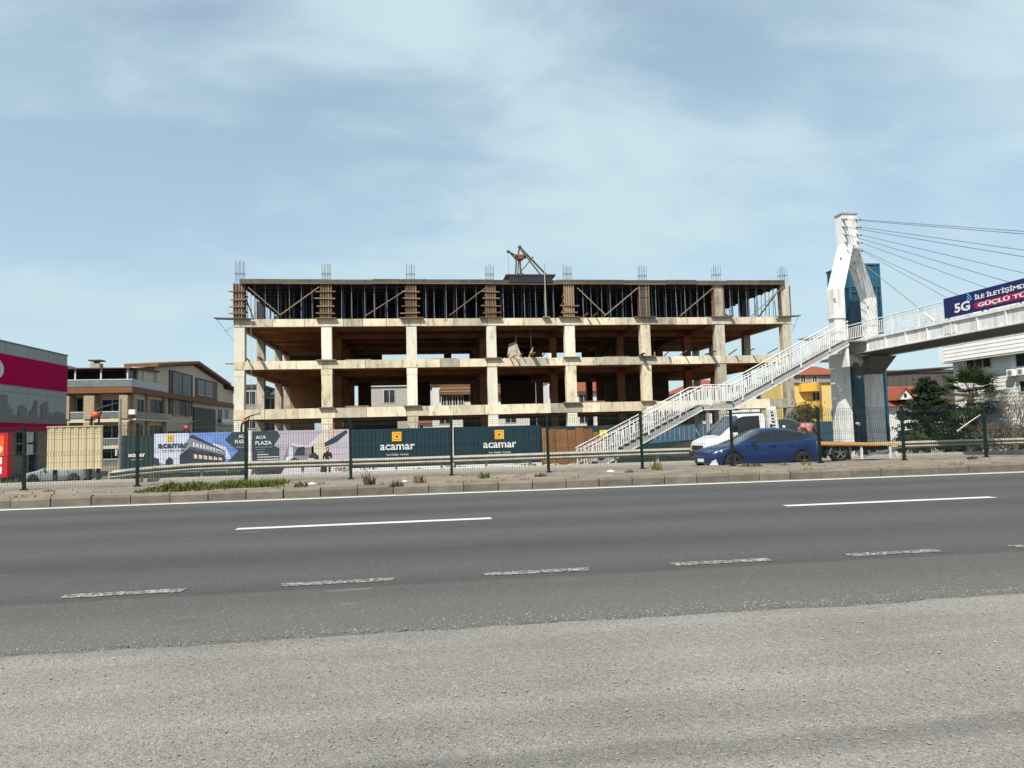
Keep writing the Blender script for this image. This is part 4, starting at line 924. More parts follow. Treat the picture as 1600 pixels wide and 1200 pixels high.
for i in range(14): u = .1+.062*i; box((lerp(x0,x1,u), YH-.05, lerp(z0,z1,.62)), (lerp(x0,x1,u)+.06, YH-.046, lerp(z0,z1,.80+.16*min(1,u*1.6)))).build('pale_rib', M('pale_rib_print', (.17,.21,.24), .6), t)
t = thing('site_hoarding', 'plain blue-green hoarding stretch behind the tow truck bed', 'hoarding', (26, YH, -1.2))
corr(20.7, 30.5, -1.25, 1.5).build('sheet', M('dull_blue_sheet', (.03,.07,.10), .55), t); frame_posts(t, 20.7, 30.5, -1.25, 1.5)
# plywood / rusty boards leaning in front
RUST = M('rusty_brown_board', (.145,.070,.028), .85, .25, 1.5, .1, 20, rnd=.22, stretch=(3,1,.6))
t = thing('board_barrier', 'barrier of rusty brown boards leaning on the teal hoarding', 'barrier', (9.8, 45.4, -1.1))
edges = [(848,856,669),(856,869,671),(869,888,671),(888,901,672),(901,914,668.5),(914,928,670),(928,938,675),(938,950,682)]
for a, b, ty in edges:
    p, q = at(a, 700, 45.4), at(b, 700, 45.4); z = at(a, ty, 45.4).z; k = uni(-.04,.04)
    MB().hexa([(p.x+.015,45.3+k,-1.15),(q.x-.015,45.3+k,-1.15),(q.x-.015,45.34+k,-1.15),(p.x+.015,45.34+k,-1.15),(p.x+.015,45.65+k,z),(q.x-.015,45.65+k,z+uni(-.05,.05)),(q.x-.015,45.69+k,z),(p.x+.015,45.69+k,z)]).build('board', RUST, t)
p = at(943.5, 677, 45.6); t = thing('warning_box', 'small yellow box sign with dark mark on the teal hoarding', 'sign', (p.x, 45.6, p.z-.25))
box((p.x-.24, 45.66, p.z-.22), (p.x+.24, 45.9, p.z+.22)).build('case', M('yellow_paint', (.62,.50,.05), .5), t); MB().prism([(p.x-.03,45.655,p.z-.14),(p.x+.07,45.655,p.z-.1),(p.x+.02,45.655,p.z+.1)], (0,.004,0)).build('dark_mark', BLACK, t)
SACK = M('pale_sack', (.36,.30,.20), .9, .2, 4)
for px, py, r, lab in ((853,722,.28,'pale sack lying at the left foot of the rusty boards'),(868,723,.34,'pale sack in the middle of the row before the rusty boards'),(893,722,.3,'pale sack lying at the foot of the stairs')):
    p = at(px, py, 44.6); mb = MB().ball((p.x, 44.6, gz(44.6)+r*.45), r, 12, 8, (1.3,.8,.62))
    for v in mb.v: v += Vector((mnoise.noise(v*3), mnoise.noise(v*3+V(5,1,2)), mnoise.noise(v*3+V(2,7,3))))*.06
    tag(mb.build('sack', SACK, smooth=80), lab, 'sack', 'sacks at the rusty boards')

# ------------------------------------------------------------------ person at the hoarding
def skin(name, mat, parent, verts, edges, radii, sub=1, root=0):
    me = bpy.data.meshes.new(name); off = Vector(OFF.get(parent, (0,0,0)))
    me.from_pydata([Vector(v) for v in verts], edges, []); me.materials.append(mat)
    o = bpy.data.objects.new(name, me); COL.objects.link(o); o.parent = parent
    o.modifiers.new('skin', 'SKIN').use_smooth_shade = True
    if not me.skin_vertices: me.skin_vertices.new()
    for i, r in enumerate(radii):
        s = me.skin_vertices[0].data[i]; s.radius = r if isinstance(r, tuple) else (r, r); s.use_root = (i == root)
    sb = o.modifiers.new('sub', 'SUBSURF'); sb.levels = sb.render_levels = sub
    return o
DCLO = M('dark_clothes', (.018,.018,.022), .9, .3, 6); SKINM = M('skin', (.42,.26,.18), .6, .1, 6); HAIR = M('dark_hair', (.015,.012,.01), .7, .3, 9)
pf = at(512, 741, 44.6); PZ = gz(44.6)
t = thing('person', 'person in dark clothes standing with a bag before the lilac banner', 'person', (pf.x, 44.6, PZ), local=True, rz=R(18))
vs = [(0,0,.92),(0,0,1.12),(0,.01,1.34),(0,0,1.47),(0,-.01,1.54), (-.10,0,.88),(-.11,-.02,.48),(-.115,.02,.09),(-.12,-.13,.04), (.10,0,.88),(.12,0,.48),(.135,.03,.09),(.15,-.12,.04),
      (-.19,0,1.40),(-.25,.02,1.13),(-.24,-.06,.88),(.19,0,1.40),(.25,-.03,1.14),(.10,-.20,1.18)]
ed = [(0,1),(1,2),(2,3),(3,4),(0,5),(5,6),(6,7),(7,8),(0,9),(9,10),(10,11),(11,12),(2,13),(13,14),(14,15),(2,16),(16,17),(17,18)]
ra = [(.16,.12),(.15,.11),(.18,.12),(.07,.07),(.055,.055),.095,.065,.05,.045,.095,.065,.05,.045,.075,.055,.045,.075,.055,.045]
skin('body', DCLO, t, vs, ed, ra)
MB().ball((0,-.015,1.63), .105, 12, 9, (.86,1,1.2)).build('head', SKINM, t, smooth=80)
mb = MB().ball((0,.015,1.665), .112, 12, 9, (.92,1,1.1)); mb.build('hair', HAIR, t, smooth=80)
MB().ball((0,-.125,1.615), .018).build('nose', SKINM, t)
for s in (-1, 1): MB().ball((s*.035,-.105,1.65), .012).build('eye', BLACK, t); MB().ball((s*.092,0,1.63), .022, sc=(.5,1,1.4)).build('ear', SKINM, t)
for hx, hy, hz in ((-.24,-.07,.83),(.06,-.23,1.19)):
    mb = MB().ball((hx,hy,hz), .04, sc=(.7,1,1.2))
    for i in range(4): mb.tube((hx-.02+.013*i, hy-.03, hz-.02), (hx-.02+.013*i, hy-.05, hz-.075), .009, .007, 5)
    mb.tube((hx+.03, hy-.02, hz), (hx+.035, hy-.05, hz-.03), .01, .008, 5); mb.build('hand', SKINM, t, smooth=80)
bagt = MB(); c = pf+V(-.27,-.09,0); bagt.hexa([(c.x-.16,44.45,PZ+.28),(c.x+.14,44.45,PZ+.28),(c.x+.14,44.6,PZ+.28),(c.x-.16,44.6,PZ+.28),(c.x-.12,44.48,PZ+.62),(c.x+.1,44.48,PZ+.62),(c.x+.1,44.57,PZ+.62),(c.x-.12,44.57,PZ+.62)]); bagt.tube((c.x-.1,44.52,PZ+.62),(c.x-.01,44.52,PZ+.8),.01).tube((c.x+.08,44.52,PZ+.62),(c.x-.01,44.52,PZ+.8),.01)
tag(bagt.build('hand_bag', DCLO), 'dark bag hanging from the hand of the person at the banner', 'bag')

# ================================================================== LEFT SIDE
# grey shop block with magenta band
STG = M('grey_panel_cladding', (.30,.325,.335), .7, .05, .6, spec=.1); STG2 = M('dark_grey_relief', (.17,.18,.185), .8, .06, .8); MAG = M('magenta_panel', (.36,.0,.06), .7, .06, .5, spec=.05)
SX = -29.6
t = thing('retail_store', 'grey box shop with magenta band and skyline relief at the left edge', 'store', (SX, 55, -1.3))
box((SX-26, 40, 2.9), (SX, 64.1, 8.78)).build('upper_wall', STG, t)
box((SX-26, 39.9, 8.785), (SX+.05, 64.15, 8.87)).build('parapet_cap', STG2, t)
box((SX-.01, 40, 5.72), (SX+.07, 64.05, 7.9)).build('magenta_band', MAG, t)
box((SX-.01, 40, 2.35), (SX+.12, 64.05, 2.95)).build('magenta_fascia', MAG, t)
box((SX-26, 40.2, -1.3), (SX-.25, 63.8, 2.9)).build('shopfront_glass', M('dark_shop_glass', (.03,.03,.04), .1, .4, .6, spec=.7), t)
for Y in (42, 45.5, 49, 52.5, 56, 59.5, 63.4): box((SX-.24, Y-.15, -1.3), (SX-.02, Y+.15, 2.34)).build('pier', M('navy_pier', (.03,.035,.09), .5), t)
for Y in (43, 46, 49, 52, 55, 58, 61): box((SX-.005, Y, 2.96), (SX+.008, Y+.03, 8.77)).build('panel_joint', STG2, t)
for z in (5.2,): box((SX-.005, 40, z), (SX+.012, 64.0, z+.03)).build('panel_joint', STG2, t)
sk = [(40,3.6),(46,3.6),(46,4.2),(49,4.2),(49,4.9),(52,4.9),(52,4.55),(53.2,4.55),(53.2,4.95),(55.3,4.95),(55.3,4.25),(55.6,4.25),(55.6,4.0),(56,4.0),(56,3.55),(56.8,3.55),(56.8,4.15),(57,4.15),(57,4.3),(57.6,4.3),(57.6,4.1),(57.8,4.1),(57.8,3.5),(58.3,3.5),(58.3,3.9),(58.7,3.9),(58.7,4.25),(59,4.25),(59,4.75),(59.35,4.75),(59.35,3.45),(60,3.45),(60,4.5),(60.4,4.5),(60.4,4.7),(60.8,4.7),(60.8,4.5),(61,4.5),(61,3.9),(61.5,3.9),(61.5,3.4),(61.9,3.4),(61.9,3.75),(62.2,3.75),(62.2,3.95),(63.3,3.95),(63.3,3.8),(63.7,3.8),(63.7,3.4),(64.05,3.4)]
pts = [(SX+.004,y,z) for y, z in sk]+[(SX+.004,64.05,2.96),(SX+.004,40,2.96)]
MB().prism(pts, (.09,0,0)).build('skyline_relief', STG2, t)
# letter O on the band
mb = MB(); n = 28; cy, cz = 53.55, 6.72
for j in range(n):
    a = 2*math.pi*j/n
    for (r1, r2, x) in ((.98,.72,SX+.16),(.58,.44,SX+.16)): mb.v.append(V(x, cy+r1*math.cos(a), cz+r2*math.sin(a)))
for j in range(n): k = (j+1) % n; mb.f.append((2*j, 2*k, 2*k+1, 2*j+1))
o = mb.build('letter_o', WHITEP, t); sm = o.modifiers.new('s', 'SOLIDIFY'); sm.thickness = .09; sm.offset = 0
for i, z in enumerate((.55, 1.5)): box((SX-.02, 57.6, z), (SX+.02, 59.0, z+.8)).build('notice_sheet', WHITEP, t)
# red advertising totem
p = at(6, 700, 36); t = thing('red_sign_totem', 'glossy red sign totem with white lettering panels at the left edge', 'sign', (p.x-1, 36, -.6))
RED = M('red_sign_paint', (.50,.012,.02), .35, .06, 1); ORS = M('orange_red_poster', (.75,.10,.03), .4, .35, 2.5)
q = at(12, 690, 36); z0, z1 = at(5,746,36).z, at(5,676,36).z
box((q.x-2.2, 36, z0), (q.x, 36.4, z1)).build('body', RED, t); box((q.x-2.0, 35.98, lerp(z0,z1,.48)), (q.x-.15, 36.01, z1-.12)).build('poster', ORS, t); MB().ball((q.x-.35,35.97,lerp(z0,z1,.62)), .16, sc=(1,.05,1.2)).build('poster_highlight', M('peach_print', (.8,.45,.3), .5), t)
for k, (s, v) in enumerate((('E', .29), ('F', .08))):
    b = box((q.x-1.6, 35.98, lerp(z0,z1,v)), (q.x-.22, 36.01, lerp(z0,z1,v+.16))).build('lettering_panel', WPR, t); text(s, NAVY, t, (q.x-.55, 35.965, lerp(z0,z1,v+.03)), (1,0,0), (0,0,1), .22, .24, bold=.04)
box((q.x-1.9, 36.05, gz(36)-.1), (q.x-.3, 36.35, z0)).build('plinth', STG2, t)
# blank beige billboard
BEI = M('beige_sheet_metal', (.46,.39,.25), .6, .06, 1, dirt=(.44,.36,.24), damt=.35, dscale=.8, stretch=(6,1,.5))
a, b = at(54.5,668,30), at(144,668,30); zb_ = at(100,733,30).z; zt_ = a.z
t = thing('blank_billboard', 'blank beige sheet billboard on dark legs behind the fence', 'billboard', ((a.x+b.x)/2, 30.9, gz(31)))
corr(a.x, b.x, zb_, zt_, 30.95, .30, .025).build('sheet', BEI, t)
for x in (a.x+.25, b.x-.2): box((x-.06, 31.02, gz(31)-.2), (x+.06, 31.14, zt_-.1)).build('leg', M('dark_steel', (.03,.03,.035), .6), t)
box((a.x-.02, 30.9, zt_), (b.x+.02, 31.02, zt_+.05)).build('top_trim', BEI, t); box((a.x-.02, 30.9, zb_-.05), (b.x+.02, 31.02, zb_)).build('bottom_trim', BEI, t)
# curved lamps with orange globes
LMP = M('dark_lamp_steel', (.022,.022,.026), .5); ORG = M('orange_globe', (.62,.10,.03), .3, .15, 3)
def lamp(px, pyg, Y, s, lab, basez):
    g_ = at(px, pyg, Y); t = thing('curved_lamp', lab, 'lamp', (g_.x-.25*s, Y, basez), 'curved lamps with orange globes')
    x, z = g_.x, g_.z; r = .05*s
    pts = [V(x-.25*s,Y,basez), V(x-.23*s,Y,z-1.2*s), V(x-.2*s,Y,z-.2*s), V(x-.05*s,Y,z+.16*s), V(x+.3*s,Y,z+.34*s), V(x+.9*s,Y,z+.5*s)]
    MB().chain(pts, [r*2.0, r*1.6, r*1.3, r, r*.8, r*.5], 8).build('curved_mast', LMP, t, smooth=50)
    pts = [V(x-.12*s,Y,z-2.0*s), V(x+.06*s,Y,z-.8*s), V(x+.12*s,Y,z-.1*s), V(x+.25*s,Y,z+.3*s)]
    MB().chain(pts, [r,r*.9,r*.8,r*.6], 6).build('curved_strut', LMP, t, smooth=50)
    MB().ball((x,Y-.02,z), .17*s, 14, 10).build('globe', ORG, t, smooth=80); MB().lathe((x,Y-.02,z+.13*s),(0,0,1),[(.12*s,0),(.05*s,.08*s),(.0,.1*s)],10).build('globe_cap', LMP, t, smooth=50)
lamp(150.5, 648, 33, 1.0, 'curved dark lamp with orange globe beside the beige billboard', gz(33)); lamp(292, 668, 50, 1.0, 'orange globe lamp above the printed office banner', -1.3); lamp(383, 659, 50, 1.15, 'orange globe lamp at the left corner of the building frame', -1.3)
# grey pole and camera pole
p = at(187, 700, 36); t = thing('street_pole', 'grey steel pole with white box unit left of the teal hoarding panel', 'pole', (p.x, 36, gz(36)))
MB().tube((p.x,36,gz(36)),(p.x,36,at(187,624,36).z),.09,.06,8).build('mast', M('grey_pole_steel', (.22,.21,.20), .6), t, smooth=50)
q = at(206, 644, 36); box((q.x-.12, 35.9, q.z-.12), (q.x+.18, 36.1, q.z+.12)).build('box_unit', WHITEP, t, bevel=.02); MB().bar((p.x,36,q.z-.05),(q.x,36,q.z-.05),.04,.04).build('arm', STG2, t)
box((p.x-.14, 35.85, at(187,712,36).z), (p.x-.06, 36, at(187,702,36).z)).build('meter_box', WHITEP, t)

# ================================================================== HOUSES
BRICKC = M('terracotta_tile', (.20,.058,.032), .85, .2, 2, .3, 12, rnd=.1, stretch=(1,6,1)); CREAM = M('cream_render', (.52,.46,.35), .85, .07, .8, dirt=(.42,.36,.27), damt=.35); WHR = M('white_render', (.58,.57,.55), .85, .06, .6, dirt=(.5,.48,.44), damt=.3); BRN = M('brown_fascia', (.16,.072,.034), .7, .12, 1); STN = M('stone_cladding', (.31,.245,.17), .9, .25, 6); GRY = M('grey_render', (.24,.24,.245), .85, .1, .8); DRK = M('dark_roof', (.06,.055,.055), .8, .2, 1); YEL = M('yellow_render', (.56,.34,.06), .85, .06, .8); YELP = M('pale_yellow_render', (.58,.44,.17), .85, .06, .8); GLR = M('glass_balustrade', (.13,.15,.155), .15, .2, 1, spec=.7); FRM = M('white_window_frame', (.5,.5,.49), .5)
def win(t, x0, x1, z0, z1, Y, ax='Y', frame=FRM, glass=GLASS, d=.06, bars=1):
    """window on a wall facing -Y (ax Y, plane Y) or +X / -X (ax X+, X-; x0,x1 are Y values, plane X)"""
    def bx(a0, a1, b0, b1, o0, o1):
        if ax == 'Y': return box((a0, Y-o1, b0), (a1, Y-o0, b1))
        if ax == 'X+': return box((Y+o0, a0, b0), (Y+o1, a1, b1))
        return box((Y-o1, a0, b0), (Y-o0, a1, b1))
    f = bx(x0, x1, z0, z1, -.02, .012).build('window', glass, t)
    w = .07
    mb = MB()
    for (a0, a1, b0, b1) in ((x0-w, x1+w, z1, z1+w), (x0-w, x1+w, z0-w, z0), (x0-w, x0, z0, z1), (x1, x1+w, z0, z1)):
        q = bx(a0, a1, b0, b1, -.02, d); mb.add(q.v, q.f)
    for i in range(bars):
        c = lerp(x0, x1, (i+1)/(bars+1)); q = bx(c-.035, c+.035, z0, z1, -.01, d*.8); mb.add(q.v, q.f)
    mb.build('frame', frame, f)
def gable(t, x0, x1, y0, y1, z, h, mat, ov=.5, axis='X'):
    if axis == 'X':   # ridge along X
        m = (y0+y1)/2; mb = MB().hexa([(x0-ov,y0-ov,z),(x1+ov,y0-ov,z),(x1+ov,y1+ov,z),(x0-ov,y1+ov,z),(x0-ov,m-.05,z+h),(x1+ov,m-.05,z+h),(x1+ov,m+.05,z+h),(x0-ov,m+.05,z+h)])
    else:
        m = (x0+x1)/2; mb = MB().hexa([(x0-ov,y0-ov,z),(x1+ov,y0-ov,z),(x1+ov,y1+ov,z),(x0-ov,y1+ov,z),(m-.05,y0-ov,z+h),(m+.05,y0-ov,z+h),(m+.05,y1+ov,z+h),(m-.05,y1+ov,z+h)])
    return mb.build('roof', mat, t)
def hip(t, x0, x1, y0, y1, z, h, mat, ov=.5):
    my = (y0+y1)/2; e = (y1-y0)/2*.8
    return MB().hexa([(x0-ov,y0-ov,z),(x1+ov,y0-ov,z),(x1+ov,y1+ov,z),(x0-ov,y1+ov,z),(x0+e,my-.05,z+h),(x1-e,my-.05,z+h),(x1-e,my+.05,z+h),(x0+e,my+.05,z+h)]).build('roof', mat, t)
# ---- stone and cream apartment block at the left
AX, AY = -32.4, 84.0
t = thing('apartment_building', 'cream and stone apartment block with brown fascia and roof terrace, left', 'building', (AX, 84, -1.3))
box((AX-14, AY+1.6, -1.3), (AX-.02, 130, 6.9)).build('wall', CREAM, t)
box((AX-14, AY-.1, 6.9), (AX+.5, 131, 7.55)).build('brown_band', BRN, t)
MB().prism([(AX-12,AY+3,7.56),(AX-.02,AY+3,7.56),(AX-.02,129.5,7.56),(AX-12,129.5,7.56)], (0,0,2.35)).build('attic_wall', CREAM, t)
# terrace awning + posts
MB().hexa([(AX-13,AY-.2,9.62),(AX+.3,AY-.2,9.62),(AX+.3,AY+9,9.95),(AX-13,AY+9,9.95),(AX-13,AY-.2,9.75),(AX+.3,AY-.2,9.75),(AX+.3,AY+9,10.1),(AX-13,AY+9,10.1)]).build('awning', DRK, t)
for x in (-11.6, -8.6, -5.6, -2.9, -.1): box((AX+x-.07, AY+.1, 7.55), (AX+x+.07, AY+.25, 9.62)).build('terrace_post', FRM, t)
for y in (4.2, 8.2): box((AX+.1, AY+y-.07, 7.55), (AX+.24, AY+y+.07, 9.75)).build('terrace_post', FRM, t)
box((AX-13, AY+2.6, 7.56), (AX-.6, AY+2.9, 9.6)).build('terrace_back', M('dark_terrace_back', (.012,.014,.03), .7), t); box((AX-.6, AY+.6, 7.56), (AX-.3, AY+8.8, 9.6)).build('terrace_side_screen', GLASS, t)
box((AX-13, AY-.02, 7.6), (AX+.42, AY+.03, 8.35)).build('balustrade_glass', GLR, t); box((AX-13, AY-.05, 8.36), (AX+.45, AY+.06, 8.45)).build('handrail', FRM, t)
box((AX+.40, AY+.07, 7.6), (AX+.44, AY+11, 8.35)).build('balustrade_glass', GLR, t); box((AX+.37, AY+.07, 8.36), (AX+.47, AY+11, 8.45)).build('handrail', FRM, t)
# front bays
for (fz, k) in ((4.0, 0), (1.0, 1), (-1.3, 2)):
    box((AX-14, AY+.1, fz-.35), (AX+.1, AY+1.59, fz+.02)).build('balcony_slab', CREAM, t)
    box((AX-14, AY+.05, fz+.1), (AX-.1, AY+.1, fz+.75)).build('balustrade_glass', GLR, t); box((AX-14, AY+.02, fz+.76), (AX+.05, AY+.13, fz+.84)).build('handrail', FRM, t)
    for (a, b) in ((-7.2,-6.1),(-4.6,-3.5),(-.9,0)): box((AX+a, AY-.05, fz+.02), (AX+b, AY+1.58, fz+2.63)).build('stone_pier', STN, t)
    win(t, AX-6.0, AX-4.7, fz+.1, fz+2.45, AY+1.6); win(t, AX-3.3, AX-1.2, fz+.05, fz+2.2, AY+1.6); win(t, AX-10.5, AX-8.5, fz+.3, fz+2.2, AY+1.6)
# gabled side facade
mb = MB().prism([(AX+.02,92,7.56),(AX+.02,123,7.56),(AX+.02,123,10.5),(AX+.02,107,12.25),(AX+.02,92,10.5)], (-8,0,0)); mb.build('gable_wall', CREAM, t)
for (ya, za, yb2, zb2) in ((90.6,10.45,107,12.45),(107,12.45,124.5,10.45)):
    MB().hexa([(AX-3,ya,za),(AX+.9,ya,za),(AX+.9,yb2,zb2),(AX-3,yb2,zb2),(AX-3,ya,za+.4),(AX+.9,ya,za+.4),(AX+.9,yb2,zb2+.4),(AX-3,yb2,zb2+.4)]).build('roof', BRN, t)
PBR = M('dark_brown_panel', (.10,.06,.045), .6, .15, 1)
for (y0_, y1_, z0_, z1_, mt) in ((97,106.5,4.9,10.7,PBR),(108,119,7.6,10.6,PBR),(107,118,-.5,6.2,M('black_glass_panel', (.03,.03,.035), .6)),(97,106,-.8,2.6,PBR)): box((AX+.03, y0_, z0_), (AX+.16, y1_, z1_)).build('facade_panel', mt, t)
for (y0_, y1_, z0_, z1_, g_) in ((98,105.8,7.6,10.5,GLASSL),(98.5,100.5,4.9,6.9,GLASS),(103.5,105.6,4.9,6.9,GLASSL),(109,112,8.1,10.1,GLASS),(113,116,8.1,10.1,GLASS),(93,95.5,8.1,10.0,GLASS),(98,101,-.2,2.0,GLASS),(102,105,-.2,2.0,GLASS),(86.6,88.6,4.1,6.3,GLASS),(90.6,94.5,4.6,6.4,GLASSL),(86.6,88.4,1.0,3.3,GLASS),(91,94.5,1.2,3.2,GLASSL),(120,122.5,8.0,9.6,GLASS),(124,126,4.5,6.5,GLASS),(120,122,4.4,6.2,GLASSL),(121,123,.8,3,GLASS),(126,128,.8,3,GLASS)):
    win(t, y0_, y1_, z0_, z1_, AX+.17 if 96.9 < y0_ < 119 else AX, 'X+', FRM if g_ is GLASS else PBR, g_)
for fz in (4.0, 1.0): box((AX-.01, 84.5, fz-.2), (AX+.7, 96, fz)).build('balcony_slab', CREAM, t); box((AX+.66, 84.5, fz+.05), (AX+.7, 96, fz+.8)).build('balustrade_glass', GLR, t); box((AX-.01, 119.5, fz-.2), (AX+.7, 130, fz)).build('balcony_slab', CREAM, t); box((AX+.66, 119.5, fz+.05), (AX+.7, 130, fz+.8)).build('balustrade_glass', GLR, t)
for y in (85.3, 89.5, 95.2): box((AX-.01, y-.4, -1.3), (AX+.3, y+.4, 6.89)).build('stone_pier', STN, t)
MB().hexa([(AX-3,123.5,10.3),(AX+1.2,123.5,10.3),(AX+1.2,132,9.6),(AX-3,132,9.6),(AX-3,123.5,10.45),(AX+1.2,123.5,10.45),(AX+1.2,132,9.75),(AX-3,132,9.75)]).build('terrace_roof', DRK, t)
for y in (125, 128, 131): box((AX+.5, y-.07, 7.56), (AX+.62, y+.07, 9.7)).build('terrace_post', FRM, t)
for (x, y) in ((-5.2, 88), (-12.2, 90), (-1, 94)):
    ch = box((AX+x-.5, y, 9.9), (AX+x+.5, y+1, 10.7)).build('chimney', STN, t); box((AX+x-.7, y-.2, 10.95), (AX+x+.7, y+1.2, 11.1)).build('chimney_cap', DRK, ch); box((AX+x-.2, y+.2, 10.7), (AX+x+.2, y+.8, 10.95)).build('chimney_flue', DRK, ch)
hip(t, AX-26, AX-9, 88, 104, 10.0, 2.4, DRK)
# ---- houses seen through and beside the frame
def house(name, lab, px0, px1, Y, pyt, pye, wallm, roofm, kind='hip', depth=10, storeys=3, wins=None, cat='house', band=None):
    a, b = at(px0, 640, Y).x, at(px1, 640, Y).x; ze = at((px0+px1)/2, pye, Y).z; zr = at((px0+px1)/2, pyt, Y).z
    t = thing(name, lab, cat, ((a+b)/2, Y, -1.3), 'houses behind the building site')
    box((a, Y, -1.3), (b, Y+depth, ze)).build('wall', wallm, t)
    if kind == 'hip': hip(t, a, b, Y, Y+depth, ze, zr-ze, roofm, .6)
    elif kind == 'gable': gable(t, a, b, Y, Y+depth, ze, zr-ze, roofm, .6, 'Y')
    elif kind == 'ridge': gable(t, a, b, Y, Y+depth, ze, zr-ze, roofm, .6, 'X')
    else: box((a-.2, Y-.2, ze+.003), (b+.2, Y+depth, zr)).build('roof', roofm, t)
    w = b-a; n = max(1, int(w/3.4)); sh = (ze+1.3)/storeys
    for s in range(storeys):
        for i in range(n):
            if wins is not None and (s, i) not in wins and wins: continue
            c = lerp(a, b, (i+.5)/n); z = -1.3+sh*s; win(t, c-.75, c+.75, z+.9, z+sh-.5, Y, 'Y', FRM, GLASS if (i+s) % 2 else GLASSL)
    return t, a, b, ze
house('house', 'grey flat-roofed house seen beyond the left end of the frame', 372, 408, 98, 601, 606, GRY, DRK, 'flat')
house('house', 'grey house with white awning between the left columns of the frame', 410, 436, 100, 606, 617, M('mid_grey_render', (.33,.34,.35), .85), DRK, 'ridge')
t, a, b, ze = house('house', 'house with red tiled roof and satellite dish behind the left bay', 415, 462, 112, 602, 616, GRY, BRICKC, 'hip')
p = at(453, 630, 108); MB().lathe((p.x, 108, p.z), (.3,-1,.4), [(0,.0),(.35,.05),(.7,.22)], 16).build('satellite_dish', WHITEP, t, smooth=50); MB().tube((p.x,108.1,p.z),(p.x+.1,112,p.z-.6),.05).build('dish_arm', STG2, t)
house('house', 'grey rendered house with white roof edge seen through the second bay', 572, 645, 101, 601, 604, M('warm_grey_render', (.36,.345,.31), .85), WHITEP, 'flat')
t, a, b, ze = house('house', 'white house with a glazed bay and brown fascia behind the third bay', 676, 752, 100, 598, 602, WHR, BRN, 'flat')
zz = at(720, 617, 100).z; box((at(688,617,100).x, 99.3, zz), (b+.3, 99.99, ze)).build('brown_fascia', BRN, t)
for z in (.33,.66): box((at(688,617,100).x-.02, 99.26, lerp(zz,ze,z)), (b+.32, 99.299, lerp(zz,ze,z)+.05)).build('fascia_line', CREAM, t)
for i in range(4): win(t, at(690+9*i,625,99.6).x, at(690+9*i,625,99.6).x+.62, at(700,633,99.6).z, at(700,620,99.6).z, 99.9, 'Y', WHITEP, GLASS)
t, a, b, ze = house('house', 'white house with brown fascia seen through the fourth bay', 768, 827, 100, 598, 602, WHR, BRN, 'flat')
zz = at(800, 616, 100).z; box((a-.3, 99.3, zz), (b-.6, 99.99, ze)).build('brown_fascia', BRN, t)
for z in (.33,.66): box((a-.32, 99.26, lerp(zz,ze,z)), (b-.58, 99.299, lerp(zz,ze,z)+.05)).build('fascia_line', CREAM, t)
house('house', 'bright white narrow house behind the fifth column', 857, 876, 104, 594, 597, WHITEP, WHITEP, 'flat')
house('house', 'white house under a wide red tiled roof behind the fifth bay', 895, 1000, 108, 592, 611, WHR, BRICKC, 'ridge')
house('house', 'house with red hipped roof behind the seventh bay', 1072, 1165, 106, 590, 612, WHR, BRICKC, 'hip')
house('house', 'low white house right of the frame behind the stairs', 1168, 1212, 96, 600, 606, WHR, DRK, 'flat')
house('house', 'long pale house behind the ground floor of the second bay', 545, 650, 122, 640, 644, WHR, DRK, 'flat', storeys=2)
# yellow apartment
t, a, b, ze = house('apartment_building', 'yellow apartment block with curved balconies left of the pylon', 1222, 1320, 82, 570, 586, YELP, BRICKC, 'hip', 5, wins=[(9,9)], cat='building')
zz = at(1270, 598, 82).z; box((a+1.2, 81.75, zz), (b+.1, 81.99, ze)).build('attic_strip', GRY, t)
for (py0, py1) in ((598, 611), (627, 640), (655, 664)):
    zt2, zb2 = at(1275, py0, 80.6).z, at(1275, py1, 80.6).z; c0, c1 = at(1257,600,80.6).x, at(1290,600,80.6).x; n = 8; pts = []
    for j in range(n+1):
        f = j/n; pts.append((lerp(c0, c1, f), 82-1.5*math.sin(math.pi*min(1,max(0,f*.8+.12))), zb2))
    pts = [(c0,82,zb2)]+pts+[(c1,82,zb2)]
    MB().prism(pts, (0,0,zt2-zb2)).build('balcony', YEL, t)
for (x0p, x1p, y0p, y1p, g_) in ((1252,1258,585,597,GLASS),(1270,1276,586,597,GLASSL),(1272,1282,613,625,GLASSL),(1301,1306,612,622,GLASS),(1272,1282,641,653,GLASS),(1301,1306,640,652,GLASS),(1228,1236,614,626,GLASS)):
    p, q = at(x0p, y1p, 81.7), at(x1p, y0p, 81.7); win(t, p.x, q.x, p.z, q.z, 81.76 if y0p < 590 else 82, 'Y', FRM, g_)
# red house with dormer, dark block behind, white sided building at right
t, a, b, ze = house('house', 'white house with red tiled roof and white triangular dormer right of the pylon', 1386, 1478, 72, 600, 634, WHR, BRICKC, 'ridge', 9, 2)
p = at(1414, 624, 71.3); w = .95
dm = MB().prism([(p.x-w,71.2,p.z),(p.x+w,71.2,p.z),(p.x,71.2,p.z+1.25)], (0,3,0)).build('dormer', WHITEP, t); MB().box((p.x-.18,71.17,p.z+.2),(p.x+.15,71.19,p.z+.65)).build('dormer_window', GLASS, dm)
for s in (-1, 1): MB().hexa([(p.x,71.0,p.z+1.25),(p.x+s*1.2,71.0,p.z-.15),(p.x+s*1.2,74,p.z-.15),(p.x,74,p.z+1.25),(p.x,71.0,p.z+1.4),(p.x+s*1.3,71.0,p.z-.05),(p.x+s*1.3,74,p.z-.05),(p.x,74,p.z+1.4)]).build('dormer_roof', BRICKC, dm)
